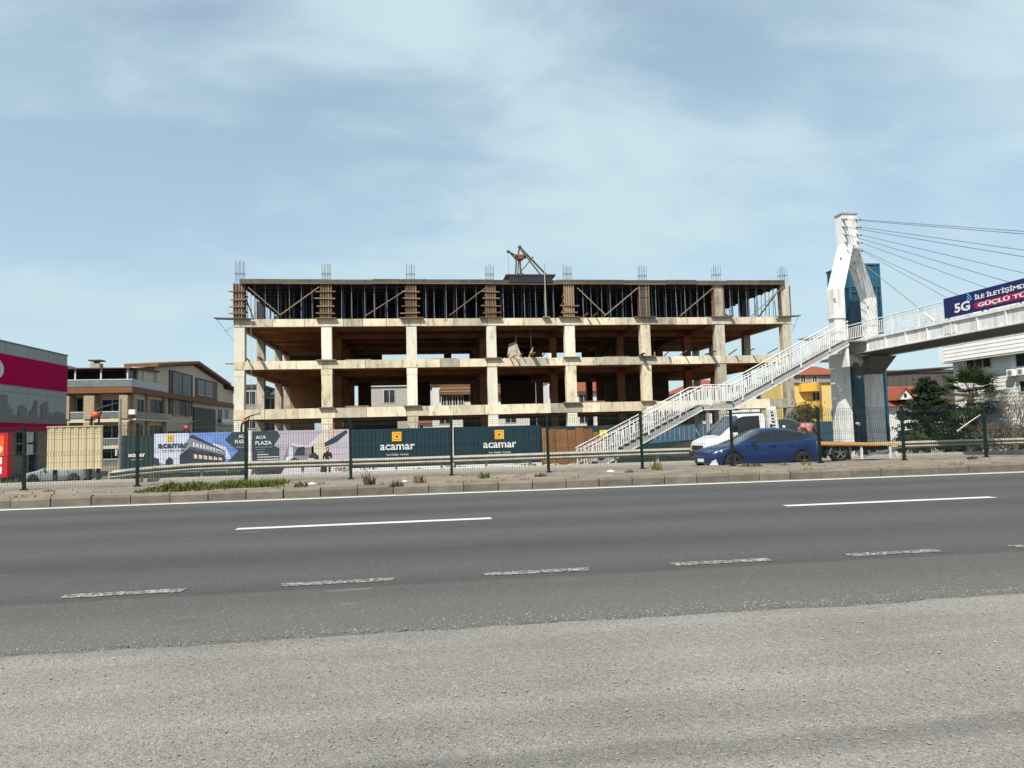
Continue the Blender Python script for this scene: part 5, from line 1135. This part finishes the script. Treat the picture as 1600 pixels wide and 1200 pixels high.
t, a, b, ze = house('apartment_building', 'dark grey-brown block with ribbed cladding behind the red roofed house', 1384, 1500, 104, 578, 582, M('dark_brown_cladding', (.085,.072,.062), .8, .2, 3, stretch=(6,1,.3)), DRK, 'flat', 12, 3, wins=[(0,0)], cat='building')
mb = MB(); MB().hexa([(a-.5,103.6,ze),(b,103.6,ze+.7),(b,110,ze+.7),(a-.5,110,ze),(a-.5,103.6,ze+.25),(b,103.6,ze+.95),(b,110,ze+.95),(a-.5,110,ze+.25)]).build('roof_slab', DRK, t)
x = a+.6
while x < b: box((x-.04, 103.9, ze-3.2), (x+.04, 103.99, ze-.1)).build('facade_rib', DRK, t); x += 1.1
SIDW = M('white_siding_paint', (.70,.70,.69), .6, .05, 1.5, dirt=(.5,.48,.45), damt=.35, dscale=.8)
WX = 42.0; c = atX(1491, 600, WX)
t = thing('sided_building', 'white building with horizontal siding and dark windows at the right edge', 'building', (WX, 50, -1.3))
YW1 = c.y; zpar0, zpar1 = atX(1491, 567, WX).z, atX(1491, 530, WX).z
box((WX, 20, -1.3), (WX+14, YW1, zpar0+.1)).build('wall', SIDW, t)
box((WX-.75, 20, zpar0), (WX+14.5, YW1+.5, zpar1)).build('parapet', SIDW, t)
box((WX+1.5, 20, zpar1+.003), (WX+12, YW1-1, zpar1+2.2)).build('penthouse', SIDW, t)
z = -1.1; sd = MB().hexa([(-.045,20,0),(-.005,20,0),(-.005,YW1-.02,0),(-.045,YW1-.02,0),(-.02,20,.27),(-.005,20,.27),(-.005,YW1-.02,.27),(-.02,YW1-.02,.27)]).mesh('siding_board', SIDW)
while z < zpar0-.3: inst('siding_board', sd, t, (WX, 0, z)); z += .285
z = zpar0+.12
while z < zpar1-.2: inst('siding_board', sd, t, (WX-.75, 0, z)); z += .285
for (x0p, x1p, y0p, y1p) in ((1513,1549,559,577),(1590,1640,548,573),(1541,1554,600,617),(1596,1640,594,612),(1515,1528,604,616)):
    p, q = atX(x0p, y1p, WX), atX(x1p, y0p, WX); win(t, q.y, p.y, min(p.z, q.z), max(atX(x0p,y0p,WX).z, q.z)-.1, WX-.05, 'X-', FRM, GLASS, bars=2)
for (px, py) in ((1580, 582), (1596, 580)):
    p = atX(px, py, WX-.3); ac = box((WX-.45, p.y-.32, p.z-.28), (WX-.06, p.y+.28, p.z+.22)).build('air_conditioner', SIDW, t, bevel=.03); MB().tube((WX-.452,p.y-.02,p.z-.03),(WX-.465,p.y-.02,p.z-.03),.18,.18,14).build('fan_grille', STG2, ac)
# far background blocks on the horizon so that no bare edge of the ground shows
bgd = [(150,300,150,640,'pale'),(520,600,140,662,'white'),(640,760,150,660,'cream'),(860,960,145,662,'white'),(990,1110,150,661,'grey')]
for i, (a_, b_, Y, py, nm) in enumerate(bgd[1:]):
    house('house', 'low distant %s house seen under the %s of the frame' % (nm, ['second bay','third bay','fifth bay','sixth bay'][i]), a_, b_, Y, py-6, py, {'white':WHR,'cream':CREAM,'grey':GRY}[nm], BRICKC, 'ridge', 8, 2)
# ================================================================== VEHICLES
BLUEP = M('blue_car_paint', (.002,.015,.078), .3, .05, 1, spec=.4, coat=.35, obj=True); BLUED = M('dark_plastic', (.02,.02,.022), .6); CHR = M('chrome_trim', (.6,.6,.62), .2, metal=.9, var=.02); LAMPW = M('headlamp_glass', (.6,.63,.66), .1, .05, 3, spec=.9); LAMPR = M('tail_lamp_red', (.12,.006,.006), .2); WHV = M('white_vehicle_paint', (.62,.62,.615), .3, .03, 1, spec=.6, coat=.5, obj=True); CARG = M('tinted_car_glass', (.010,.013,.016), .06, .1, 1, spec=.6); WSG = M('windscreen_glass', (.03,.04,.045), .05, .3, 1, spec=1.0, coat=.5); PLATE = M('number_plate_white', (.7,.7,.68), .5)
def loft(spec, paint, t, glassm=CARG):
    """lofted car body: front at -x. spec holds profiles along x."""
    xs = spec['xs']; n = len(xs)
    zt = [interp(spec['belt'], x) for x in xs]; p = [interp(spec['plan'], x)*spec['hw'] for x in xs]
    def zb(x):
        z = interp(spec['under'], x)
        for ax in spec['axles']:
            d = abs(x-ax); r = spec['arch']
            if d < r: z = max(z, spec['wr']+math.sqrt(r*r-d*d)-.0)
        return z
    mb = MB(); lev = [0,.22,.5,.78,.93,1.0]; wid = [.94,.985,1.0,.985,.95,.88]
    m = len(lev)
    for s in (1, -1):
        base = len(mb.v)
        for i, x in enumerate(xs):
            z0 = min(zb(x), zt[i]-.08)
            for a, w in zip(lev, wid): mb.v.append(V(x, s*p[i]*w, lerp(z0, zt[i], a)))
        for i in range(n-1):
            for j in range(m-1):
                f = (base+i*m+j, base+(i+1)*m+j, base+(i+1)*m+j+1, base+i*m+j+1)
                mb.f.append(f[::-1] if s > 0 else f)
    h = n*m
    base = len(mb.v)
    for i, x in enumerate(xs): mb.v.append(V(x, 0, zt[i]+.035))
    for i in range(n-1):
        mb.f.append((i*m+m-1, base+i, base+i+1, (i+1)*m+m-1)[::-1]); mb.f.append((h+i*m+m-1, base+i, base+i+1, h+(i+1)*m+m-1))
    for i in (0, n-1):
        ring = [i*m+j for j in range(m)]+[base+i]+[h+i*m+j for j in reversed(range(m))]
        mb.f.append(tuple(ring) if i else tuple(ring[::-1]))
    body = mb.build('body', paint, t, smooth=32)
    # greenhouse
    gx = spec['gx']; gm = MB(); cols = []
    for x in gx:
        b = interp(spec['belt'], x)-.01; r = max(b+.012, interp(spec['roof'], x)); w = interp(spec['plan'], x)*spec['hw']; k = (r-b)/max(.01, spec['rmax']-1.0)
        y0 = w*.885; y1 = lerp(y0*.97, w*spec['tw'], min(1, k)); cols.append([(x, y0, b), (x, y1, b+(r-b)*.86), (x, y1*.86, r-.005*k), (x, y1*.45, r+.02*min(1,k)), (x, 0, r+.03*min(1,k))])
    parts = {}
    def kind(i, j):
        xm = (gx[i]+gx[i+1])/2
        if j == 0:
            for a, b in spec['side']:
                if a <= xm <= b: return 'side_window'
            return 'pillars_and_roof'
        for nm, a, b in spec['screens']:
            if a <= xm <= b and j >= 1: return nm
        return 'pillars_and_roof'
    for s in (1, -1):
        for i in range(len(gx)-1):
            for j in range(4):
                q = [Vector(c) for c in (cols[i][j], cols[i+1][j], cols[i+1][j+1], cols[i][j+1])]
                q = [V(c.x, c.y*s, c.z) for c in q]
                if s > 0: q = q[::-1]
                nm = kind(i, j)
                if nm == 'side_window': nm = 'side_window+' if s > 0 else 'side_window-'
                parts.setdefault(nm, MB()).poly(q)
    for nm, q in parts.items():
        # weld coincident points for smooth shading
        idx = {}; vs = []; fs = []
        for f in q.f:
            g_ = []
            for i in f:
                k = tuple(round(c, 4) for c in q.v[i])
                if k not in idx: idx[k] = len(vs); vs.append(q.v[i])
                if idx[k] not in g_: g_.append(idx[k])
            if len(g_) >= 3: fs.append(tuple(g_))
        qq = MB(); qq.v = vs; qq.f = fs
        gl = nm != 'pillars_and_roof'
        qq.build(nm.rstrip('+-'), (WSG if nm == 'windscreen' else glassm) if gl else paint, t, smooth=35)
    return body
def wheel(t, x, y, r, w, s, rimm=CHR):
    wl = MB().lathe((x, y-w/2*s, r), (0, s, 0), [(r*.62,.0),(r*.93,.0),(r,.03),(r,w-.03),(r*.93,w),(r*.62,w)], 24).build('wheel', BLACK, t, smooth=50)
    rm = MB(); yo = y+s*(w/2-.015)
    for k in range(5):
        a = 2*math.pi*k/5+.3; d = Vector((math.cos(a), 0, math.sin(a))); rm.bar(V(x,yo,r)+d*.04, V(x,yo,r)+d*r*.6, .05, .03, (0,1,0))
    rm.lathe((x, yo, r), (0,s,0), [(0,.01),(.07,.01),(.08,-.02)], 12); rm.lathe((x, yo-s*.03, r), (0,s,0), [(r*.66,.03),(r*.60,.03),(r*.57,-.05)], 20)
    rm.build('rim', rimm, wl); MB().tube((x, yo-s*.1, r), (x, yo-s*.06, r), r*.6, r*.6, 16).build('brake_disc', BLUED, wl)
hatch = dict(xs=[-2.03,-2.0,-1.9,-1.75,-1.6,-1.52,-1.42,-1.3,-1.18,-1.05,-.92,-.84,-.76,-.5,-.2,.1,.4,.7,.92,1.0,1.08,1.18,1.3,1.42,1.54,1.66,1.73,1.8,1.9,1.98,2.03],
  belt=[(-2.03,.58),(-2.0,.66),(-1.85,.76),(-1.4,.87),(-.95,.95),(-.6,.97),(.3,.97),(1.1,1.02),(1.7,1.07),(1.9,1.05),(2.0,.92),(2.03,.7)], plan=[(-2.03,.70),(-1.95,.80),(-1.75,.90),(-1.3,.97),(-.7,1),(1.1,1),(1.6,.96),(1.9,.89),(2.03,.8)],
  under=[(-2.03,.30),(-1.9,.2),(1.8,.22),(2.03,.34)], hw=.885, wr=.32, arch=.365, axles=(-1.2,1.36), rmax=1.45, tw=.66,
  gx=[-1.02,-.85,-.6,-.35,-.12,.1,.3,.34,.62,.9,.98,1.2,1.42,1.5,1.62,1.72,1.85], roof=[(-1.02,.95),(-.12,1.37),(.2,1.44),(.6,1.45),(1.0,1.42),(1.42,1.33),(1.62,1.25),(1.85,1.06)], side=[(-.62,.31),(.335,.95),(.98,1.42)], screens=[('windscreen',-1.05,-.12),('rear_window',1.5,1.86)])
def car_details(t, spec, paint):
    for ax in spec['axles']:
        for s in (1, -1): wheel(t, ax, s*.78, spec['wr'], .2, s, M('dark_alloy', (.06,.06,.065), .4, metal=.5))
    for s in (1, -1):
        MB().hexa([(-1.97,s*.60,.60),(-1.62,s*.80,.68),(-1.60,s*.79,.70),(-1.95,s*.58,.63),(-1.97,s*.60,.68),(-1.62,s*.815,.775),(-1.55,s*.78,.80),(-1.93,s*.56,.71)]).build('headlight', LAMPW, t)
        MB().hexa([(-2.0,s*.62,.28),(-1.78,s*.82,.24),(-1.75,s*.80,.24),(-1.97,s*.6,.28),(-2.0,s*.63,.36),(-1.86,s*.80,.46),(-1.83,s*.78,.46),(-1.97,s*.6,.36)]).build('light_blade', LAMPW, t)
        MB().hexa([(1.86,s*.72,.80),(1.99,s*.6,.80),(2.03,s*.6,.82),(1.9,s*.78,.82),(1.86,s*.74,.92),(1.97,s*.6,.93),(2.0,s*.6,.93),(1.88,s*.79,.92)]).build('tail_light', LAMPR, t)
        m_ = MB().hexa([(-.62,s*.86,.97),(-.42,s*.86,.97),(-.42,s*1.04,.97),(-.58,s*1.04,.98),(-.60,s*.86,1.08),(-.44,s*.86,1.10),(-.44,s*1.03,1.09),(-.56,s*1.03,1.08)]).build('wing_mirror', paint, t, bevel=.02)
        for x in (.12, .86): MB().box((x,s*.872,.84),(x+.18,s*.90,.87)).build('door_handle', paint, t)
        for (a, b) in ((-.72,-.70),(.32,.335),(1.0,1.015)): MB().box((a, s*.80, .36), (b, s*.889, .93)).build('door_seam', BLUED, t)
        MB().box((-.85,s*.8,.2),(1.0,s*.893,.30)).build('sill_trim', BLUED, t)
    MB().box((-2.05,-.5,.34),(-1.98,.5,.50)).build('grille', BLUED, t); MB().box((-2.065,-.26,.36),(-2.051,.26,.47)).build('number_plate', PLATE, t)
    MB().box((-1.2,-.74,.25),(1.35,.74,.55)).build('underbody', BLUED, t)
    MB().hexa([(-.1,-.55,.55),(1.3,-.55,.55),(1.3,.55,.55),(-.1,.55,.55),(.1,-.5,1.0),(1.2,-.5,1.0),(1.2,.5,1.0),(.1,.5,1.0)]).build('seats', BLUED, t)
cp = at(1185, 735, 22.2); 
car = thing('parked_car', 'bright blue hatchback behind the wire fence, facing left', 'car', (cp.x+.12, 22.6, gz(22.6)-.05), local=True)
car.scale = (.94, .96, .965)
loft(hatch, BLUEP, car); car_details(car, hatch, BLUEP)
c2 = copytree(car); p = at(92, 735, 49); c2.location = (p.x, 49, gz(49)+.01); c2.rotation_euler.z = 0; c2['label'] = 'pale grey car parked under the beige billboard before the shop'; c2['category'] = 'car'
PGREY = M('pale_grey_car_paint', (.20,.225,.235), .4, .03, 1, coat=.2, obj=True)
for ch in [c2]+list(c2.children):
    if ch.type == 'MESH' and ch.data.materials and ch.data.materials[0] == BLUEP: ch.data = ch.data.copy(); ch.data.materials[0] = PGREY
# ---- tow truck (local x: front at 0, rear at 8.4)
f = at(1093, 728, 26.5)
f.x += .28
tk = thing('tow_truck', 'white flatbed tow truck with yellow bed edge behind the blue car', 'truck', (f.x, 27.3, gz(27.3)+.012), local=True)
van = dict(xs=[0,.04,.12,.25,.4,.5,.58,.66,.76,.88,1.0,1.12,1.2,1.28,1.4,1.6,1.9,2.2,2.45,2.5],
  belt=[(0,.8),(.04,.92),(.15,1.0),(.6,1.18),(1.0,1.3),(1.4,1.32),(2.5,1.32)], plan=[(0,.78),(.1,.88),(.3,.94),(.9,1),(2.5,1)], under=[(0,.32),(.2,.3),(2.5,.34)], hw=.98, wr=.35, arch=.42, axles=(.9,), rmax=2.05, tw=.80,
  gx=[.62,.8,1.0,1.2,1.4,1.55,1.62,1.9,2.28,2.34,2.5], roof=[(.62,1.19),(1.42,1.98),(1.6,2.04),(2.3,2.06),(2.5,2.04)], side=[(1.0,1.4),(1.4,2.29)], screens=[('windscreen',.6,1.42)])
loft(van, WHV, tk)
for s in (1, -1):
    wheel(tk, .9, s*.86, .35, .22, s, STEELP)
    MB().hexa([(.06,s*.62,.80),(.5,s*.88,.88),(.48,s*.85,.9),(.04,s*.6,.82),(.10,s*.60,.96),(.52,s*.90,1.06),(.5,s*.86,1.07),(.08,s*.58,.98)]).build('headlight', LAMPW, tk)
    MB().box((1.25,s*.99,1.25),(1.45,s*1.2,1.6)).build('wing_mirror', BLUED, tk, bevel=.02); MB().box((1.1,s*.955,.5),(1.12,s*.985,1.25)).build('door_seam', BLUED, tk); MB().box((2.3,s*.955,.5),(2.32,s*.985,1.25)).build('door_seam', BLUED, tk)
    MB().box((2.1,s*.98,1.12),(2.26,s*1.0,1.16)).build('door_handle', BLUED, tk)
MB().box((-.05,-.8,.35),(.03,.8,.58)).build('bumper', BLUED, tk); MB().box((-.03,-.55,.62),(.03,.55,.82)).build('grille', BLUED, tk)
for (x, y) in ((1.75,-.5),(1.75,.5),(2.2,-.5)): MB().box((x-.12,y-.2,2.06),(x+.2,y+.2,2.2)).build('beacon', WHITEP, tk, bevel=.03)
MB().box((1.6,-.7,2.065),(2.4,.7,2.1)).build('beacon_bar', BLUED, tk)
# headboard with a column of dark marks
hb = MB().hexa([(2.62,-1.0,.9),(3.05,-1.0,.9),(3.05,-.86,.9),(2.62,-.86,.9),(2.55,-1.0,2.3),(2.9,-1.0,2.3),(2.9,-.86,2.3),(2.55,-.86,2.3)]).build('headboard_wing', WHV, tk)
MB().box((2.62,-.86,.9),(2.75,.98,1.9)).build('headboard', WHV, tk)
for i in range(9): MB().box((2.78-.014*i,-1.006,1.0+.13*i),(2.90-.014*i,-1.0,1.06+.13*i+.02*(i % 2))).build('side_marking', BLUED, hb)
MB().box((2.62,-1.004,1.1),(2.72,-1.0,1.6)).build('side_marking', BLUED, hb)
YB = M('yellow_bed_edge', (.46,.30,.10), .5, .1, 2, dirt=(.4,.25,.1), damt=.4); ORB = M('orange_red_bed_stripe', (.28,.05,.02), .5)
for s in (-1, 1):
    MB().hexa([(2.7,s*1.02-.05,.82),(8.3,s*1.02-.05,.60),(8.3,s*1.02+.05,.60),(2.7,s*1.02+.05,.82),(2.7,s*1.02-.05,.95),(8.3,s*1.02-.05,.70),(8.3,s*1.02+.05,.70),(2.7,s*1.02+.05,.95)]).build('bed_edge', YB, tk)
    MB().hexa([(2.7,s*1.03-.05,.76),(7.2,s*1.03-.05,.60),(7.2,s*1.03+.05,.60),(2.7,s*1.03+.05,.76),(2.7,s*1.03-.05,.815),(7.2,s*1.03-.05,.64),(7.2,s*1.03+.05,.64),(2.7,s*1.03+.05,.815)]).build('bed_stripe', ORB, tk)
MB().hexa([(2.7,-.96,.84),(8.3,-.96,.62),(8.3,.96,.62),(2.7,.96,.84),(2.7,-.96,.9),(8.3,-.96,.67),(8.3,.96,.67),(2.7,.96,.9)]).build('bed_floor', BLUED, tk)
for y in (-.4, .4): MB().hexa([(1.8,y-.06,.5),(8.0,y-.06,.42),(8.0,y+.06,.42),(1.8,y+.06,.5),(1.8,y-.06,.74),(8.0,y-.06,.58),(8.0,y+.06,.58),(1.8,y+.06,.8)]).build('chassis_rail', BLUED, tk)
for s in (-1, 1):
    wheel(tk, 5.55, s*.86, .37, .26, s, M('dull_steel_rim', (.13,.12,.11), .6))
    mb = MB(); n = 10
    for j in range(n+1):
        a = R(-5+190*j/n)
        for (r, yy) in ((.43,.7),(.43,1.03),(.47,1.03),(.47,.7)): mb.v.append(V(5.55+r*math.cos(a), s*yy, .37+r*math.sin(a)))
    for j in range(n):
        for i in range(4): mb.f.append((4*j+i, 4*j+(i+1) % 4, 4*j+4+(i+1) % 4, 4*j+4+i))
    mb.build('mudguard', STEELP, tk)
    for x in (6.45, 7.7): MB().box((x-.05,s*1.0-.03,.12),(x+.05,s*1.0+.03,.64)).build('ramp_strut', WHV, tk)
    MB().bar((6.5,s*1.0,.2),(8.25,s*1.0,.56),.05,.07).build('ramp_brace', STEELP, tk); MB().box((8.2,s*.9-.12,.3),(8.3,s*.9+.12,.6)).build('tail_light', LAMPR, tk)
    MB().box((5.98,s*.85-.12,.1),(6.01,s*.85+.12,.5)).build('mud_flap', BLUED, tk)
# load on the bed: black covered hump and red cloth
mb = MB().ball((f.x+3.75, 27.2, gz(27.3)+1.35), .62, 18, 12, (1.15,1.1,.78))
for v in mb.v: v += Vector((0,0,1))*.06*mnoise.noise(v*2.2)
tag(mb.build('black_bundle', M('glossy_black_sheet', (.012,.014,.016), .12, .3, 3, spec=.9), smooth=80), 'glossy black wrapped load on the tow truck bed behind the cab', 'load')
mb = MB().ball((f.x+4.25, 26.55, gz(27.3)+1.40), .34, 16, 10, (1.1,.7,.6))
for v in mb.v: v += Vector((mnoise.noise(v*4), mnoise.noise(v*4+V(3,3,3)), mnoise.noise(v*4+V(8,1,5))))*.17
tag(mb.build('red_cloth', M('salmon_red_cloth', (.36,.17,.13), .9, .7, 8), smooth=80), 'crumpled salmon red cloth over the black load on the tow truck', 'cloth')
tag(MB().bar((f.x+4.55,26.6,gz(27)+1.5),(f.x+5.05,26.7,gz(27)+.9),.12,.05).build('red_strap', M('dark_red_strap', (.25,.02,.025), .7)), 'dark red strap hanging down the rear of the black load', 'strap')

# ================================================================== TREES
LEAFD = M('dark_conifer_leaf', (.010,.021,.010), .8, .5, 1.5); LEAFP = M('palm_leaf', (.030,.046,.016), .6, .45, 2); BARK = M('bark', (.12,.09,.065), .9, .3, 6, .4, 20); LEAFO = M('olive_leaf', (.045,.055,.016), .8, .5, 2); TWIG = M('bare_twig', (.12,.095,.08), .9, .2, 5)
def leafquad(mb, c, s, d=None):
    a = Vector((random.gauss(0,1), random.gauss(0,1), random.gauss(0,1))).normalized() if d is None else d; b = a.orthogonal().normalized(); q = uni(0, 6.28); b = b*math.cos(q)+a.cross(b)*math.sin(q)
    mb.add([c-a*s, c+b*s*.4, c+a*s, c-b*s*.4], [(0,1,2,3)])
# pine
p = at(1453, 700, 50); gzt = -1.3
t = thing('pine_tree', 'dark green conifer right of the bridge pylon', 'tree', (p.x, 50, gzt))
ht = at(1458, 590, 50).z-gzt
MB().chain([V(p.x,50,gzt), V(p.x+.1,50,gzt+ht*.5), V(p.x+.2,50,gzt+ht*.97)], [.17,.1,.02], 8).build('trunk', BARK, t)
mb = MB(); br = MB()
for i in range(165):
    h = random.random(); z = gzt+ht*(.10+.88*h); r = (1-h)**.62*2.9+.3; a = uni(0, 6.283); r *= uni(.55,1.1)
    e = V(p.x+.15+r*math.cos(a), 50+r*math.sin(a), z+uni(-.45,.15)-.12*r); st = V(p.x+.15*h, 50, z)
    br.tube(st, e, .03, .008, 4)
    for k in range(70):
        f_ = random.random()**.6; c = st.lerp(e, f_)+Vector((random.gauss(0,.16), random.gauss(0,.16), random.gauss(0,.09)-.05)); leafquad(mb, c, uni(.08,.2))
br.build('branches', BARK, t); mb.build('crown', LEAFD, t)
# palm
p = at(1528, 690, 46); t = thing('palm_tree', 'fan palm with drooping fronds before the white sided building', 'tree', (p.x, 46, -1.2))
zc_ = at(1520, 622, 46).z
MB().chain([V(p.x,46,-1.3), V(p.x-.2,46,zc_*.4), V(p.x-.35,46,zc_)], [.26,.22,.2], 9).build('trunk', BARK, t)
mb = MB(); stm = MB(); C0 = V(p.x-.35, 46, zc_)
for i in range(64):
    a = uni(0, 6.283); el = R(uni(-40, 85)); L_ = uni(1.6,2.3); d = V(math.cos(a)*math.cos(el), math.sin(a)*math.cos(el), math.sin(el)); e = C0+d*L_*.75
    stm.tube(C0, e, .022, .012, 4); sd_ = d.cross(V(0,0,1)).normalized(); upv = sd_.cross(d).normalized()
    for k in range(13):
        an = R(-80+160*k/12); dd = (d*math.cos(an)+sd_*math.sin(an)).normalized(); ln = L_*.72*(1-.25*abs(an)); w = upv.cross(dd)*.05
        tip = e+dd*ln+V(0,0,-.22*ln*uni(.5,1.3)); mid = e+dd*ln*.5+upv*.05
        mb.add([e-w*.4, e+w*.4, mid+w, mid-w, tip], [(0,1,2,3),(3,2,4)])
stm.build('stalks', BARK, t); mb.build('crown', LEAFP, t)
for i in range(3):
    q = C0+V(0,0,0)
sk_ = MB()
for i in range(26):
    a = uni(0,6.283); d = V(math.cos(a)*.45, math.sin(a)*.45, -uni(.7,1.9)); e = C0+d
    for k in range(9): w = V(math.cos(a+1.57), math.sin(a+1.57), 0)*.03; tip = e+V(uni(-.3,.3),uni(-.3,.3),-uni(.2,.6)); sk_.add([C0+d*.3-w, C0+d*.3+w, tip], [(0,1,2)])
sk_.build('dead_skirt', LEAFO, t)
# bare trees
def bare(px, Y, pyt, lab, sp=1.0, leaves=False, basez=-1.25):
    p = at(px, 690, Y); t = thing('bare_tree' if not leaves else 'young_tree', lab, 'tree', (p.x, Y, basez)); H_ = at(px, pyt, Y).z-basez; mb = MB(); lf = MB()
    def grow(a, d, L_, r, lv):
        e = a+d*L_; mb.tube(a, e, r, r*.62, 5 if lv < 2 else 3, lv < 1)
        if leaves and lv >= 3:
            for k in range(3): leafquad(lf, a.lerp(e, random.random())+Vector((random.gauss(0,.14),random.gauss(0,.14),random.gauss(0,.14))), uni(.05,.12))
        if lv >= 5: return
        for k in range(3 if lv < 3 else 2):
            nd = (d+Vector((uni(-1,1)*.62*sp, uni(-1,1)*.62*sp, uni(-.1,.5)))).normalized(); grow(a.lerp(e, uni(.6,1)), nd, L_*uni(.58,.82), r*.6, lv+1)
    for k in range(3): grow(V(p.x+uni(-.15,.15), Y+uni(-.1,.1), basez-.05), V(uni(-.3,.3)*sp, uni(-.2,.2), 1).normalized(), H_*.32, .06, 0)
    mb.build('branches', TWIG if not leaves else BARK, t)
    if leaves: lf.build('crown', LEAFO, t)
bare(1585, 41, 575, 'leafless shrubby tree before the white sided building', 1.0); bare(1556, 42, 632, 'low leafless bush between the palm and the right edge', 1.3)
bare(1247, 52, 606, 'thin leafy young tree right of the building frame', .8, True, -1.3)
def shrub(px, py, Y, rx, rz, lab, mat, n=2600):
    p = at(px, py, Y); mb = MB(); st = MB(); t = thing('shrub', lab, 'shrub', (p.x, Y, gz(Y)), 'shrubs on the far verge')
    for i in range(n):
        d = Vector((random.gauss(0,1),random.gauss(0,1),random.gauss(0,1))).normalized()*random.random()**.4; k = 1+.35*mnoise.noise(d*2.3+V(px,0,0)); c = V(p.x+d.x*rx*k, Y+d.y*rx*.7*k, p.z+d.z*rz*k)
        if c.z > gz(Y)-.05: leafquad(mb, c, uni(.05,.13))
    for i in range(6): st.tube((p.x+uni(-.1,.1),Y,gz(Y)-.1), (p.x+uni(-rx,rx)*.6, Y+uni(-.3,.3), p.z+uni(0,rz)*.6), .025, .008, 4)
    mb.build('crown', mat, t); st.build('branches', BARK, t)
shrub(1490, 672, 47, 1.6, 1.5, 'dark bushy shrub between the conifer and the palm', LEAFD); shrub(1545, 680, 45, 1.7, 1.1, 'grey-green tangled shrub under the palm', M('grey_leaf', (.07,.07,.04), .85, .4, 3)); shrub(1430, 690, 44, 1.0, .7, 'low green bush left of the conifer foot', LEAFO); shrub(1592, 684, 44, 1.6, .9, 'brown-green thicket at the right edge behind the guard rail', M('dry_leaf', (.085,.075,.045), .85, .4, 3)); shrub(1262, 668, 53, .8, .7, 'green shrub behind the tow truck bed', LEAFO); shrub(1243, 680, 50, .55, .5, 'dark shrub at the right foot of the building frame', LEAFD)
p = at(1495, 674, 43); q = at(1532, 648, 43)
tag(MB().chain([p, p.lerp(q,.5)+V(0,0,.03), q], [.045,.04,.03], 7).build('leaning_stake', M('pale_stake', (.52,.47,.36), .8)), 'pale stake leaning in the bushes before the palm', 'stake')
# litter cluster near the truck ramps
for px, py, r, lab in ((1403, 708, .22, 'pale rock at the rear of the tow truck'), (1412, 707, .16, 'small pale rock right of the tow truck rear')):
    p = at(px, py, 29.5); mb = MB().ball((p.x, 29.5, gz(29.5)+r*.5), r, 8, 6, (1.2,1,.8))
    for v in mb.v: v += Vector((mnoise.noise(v*5), mnoise.noise(v*5+V(4,4,1)), mnoise.noise(v*5+V(1,9,2))))*.1
    tag(mb.build('rock', KERBP), lab, 'rock', 'rocks behind the tow truck')
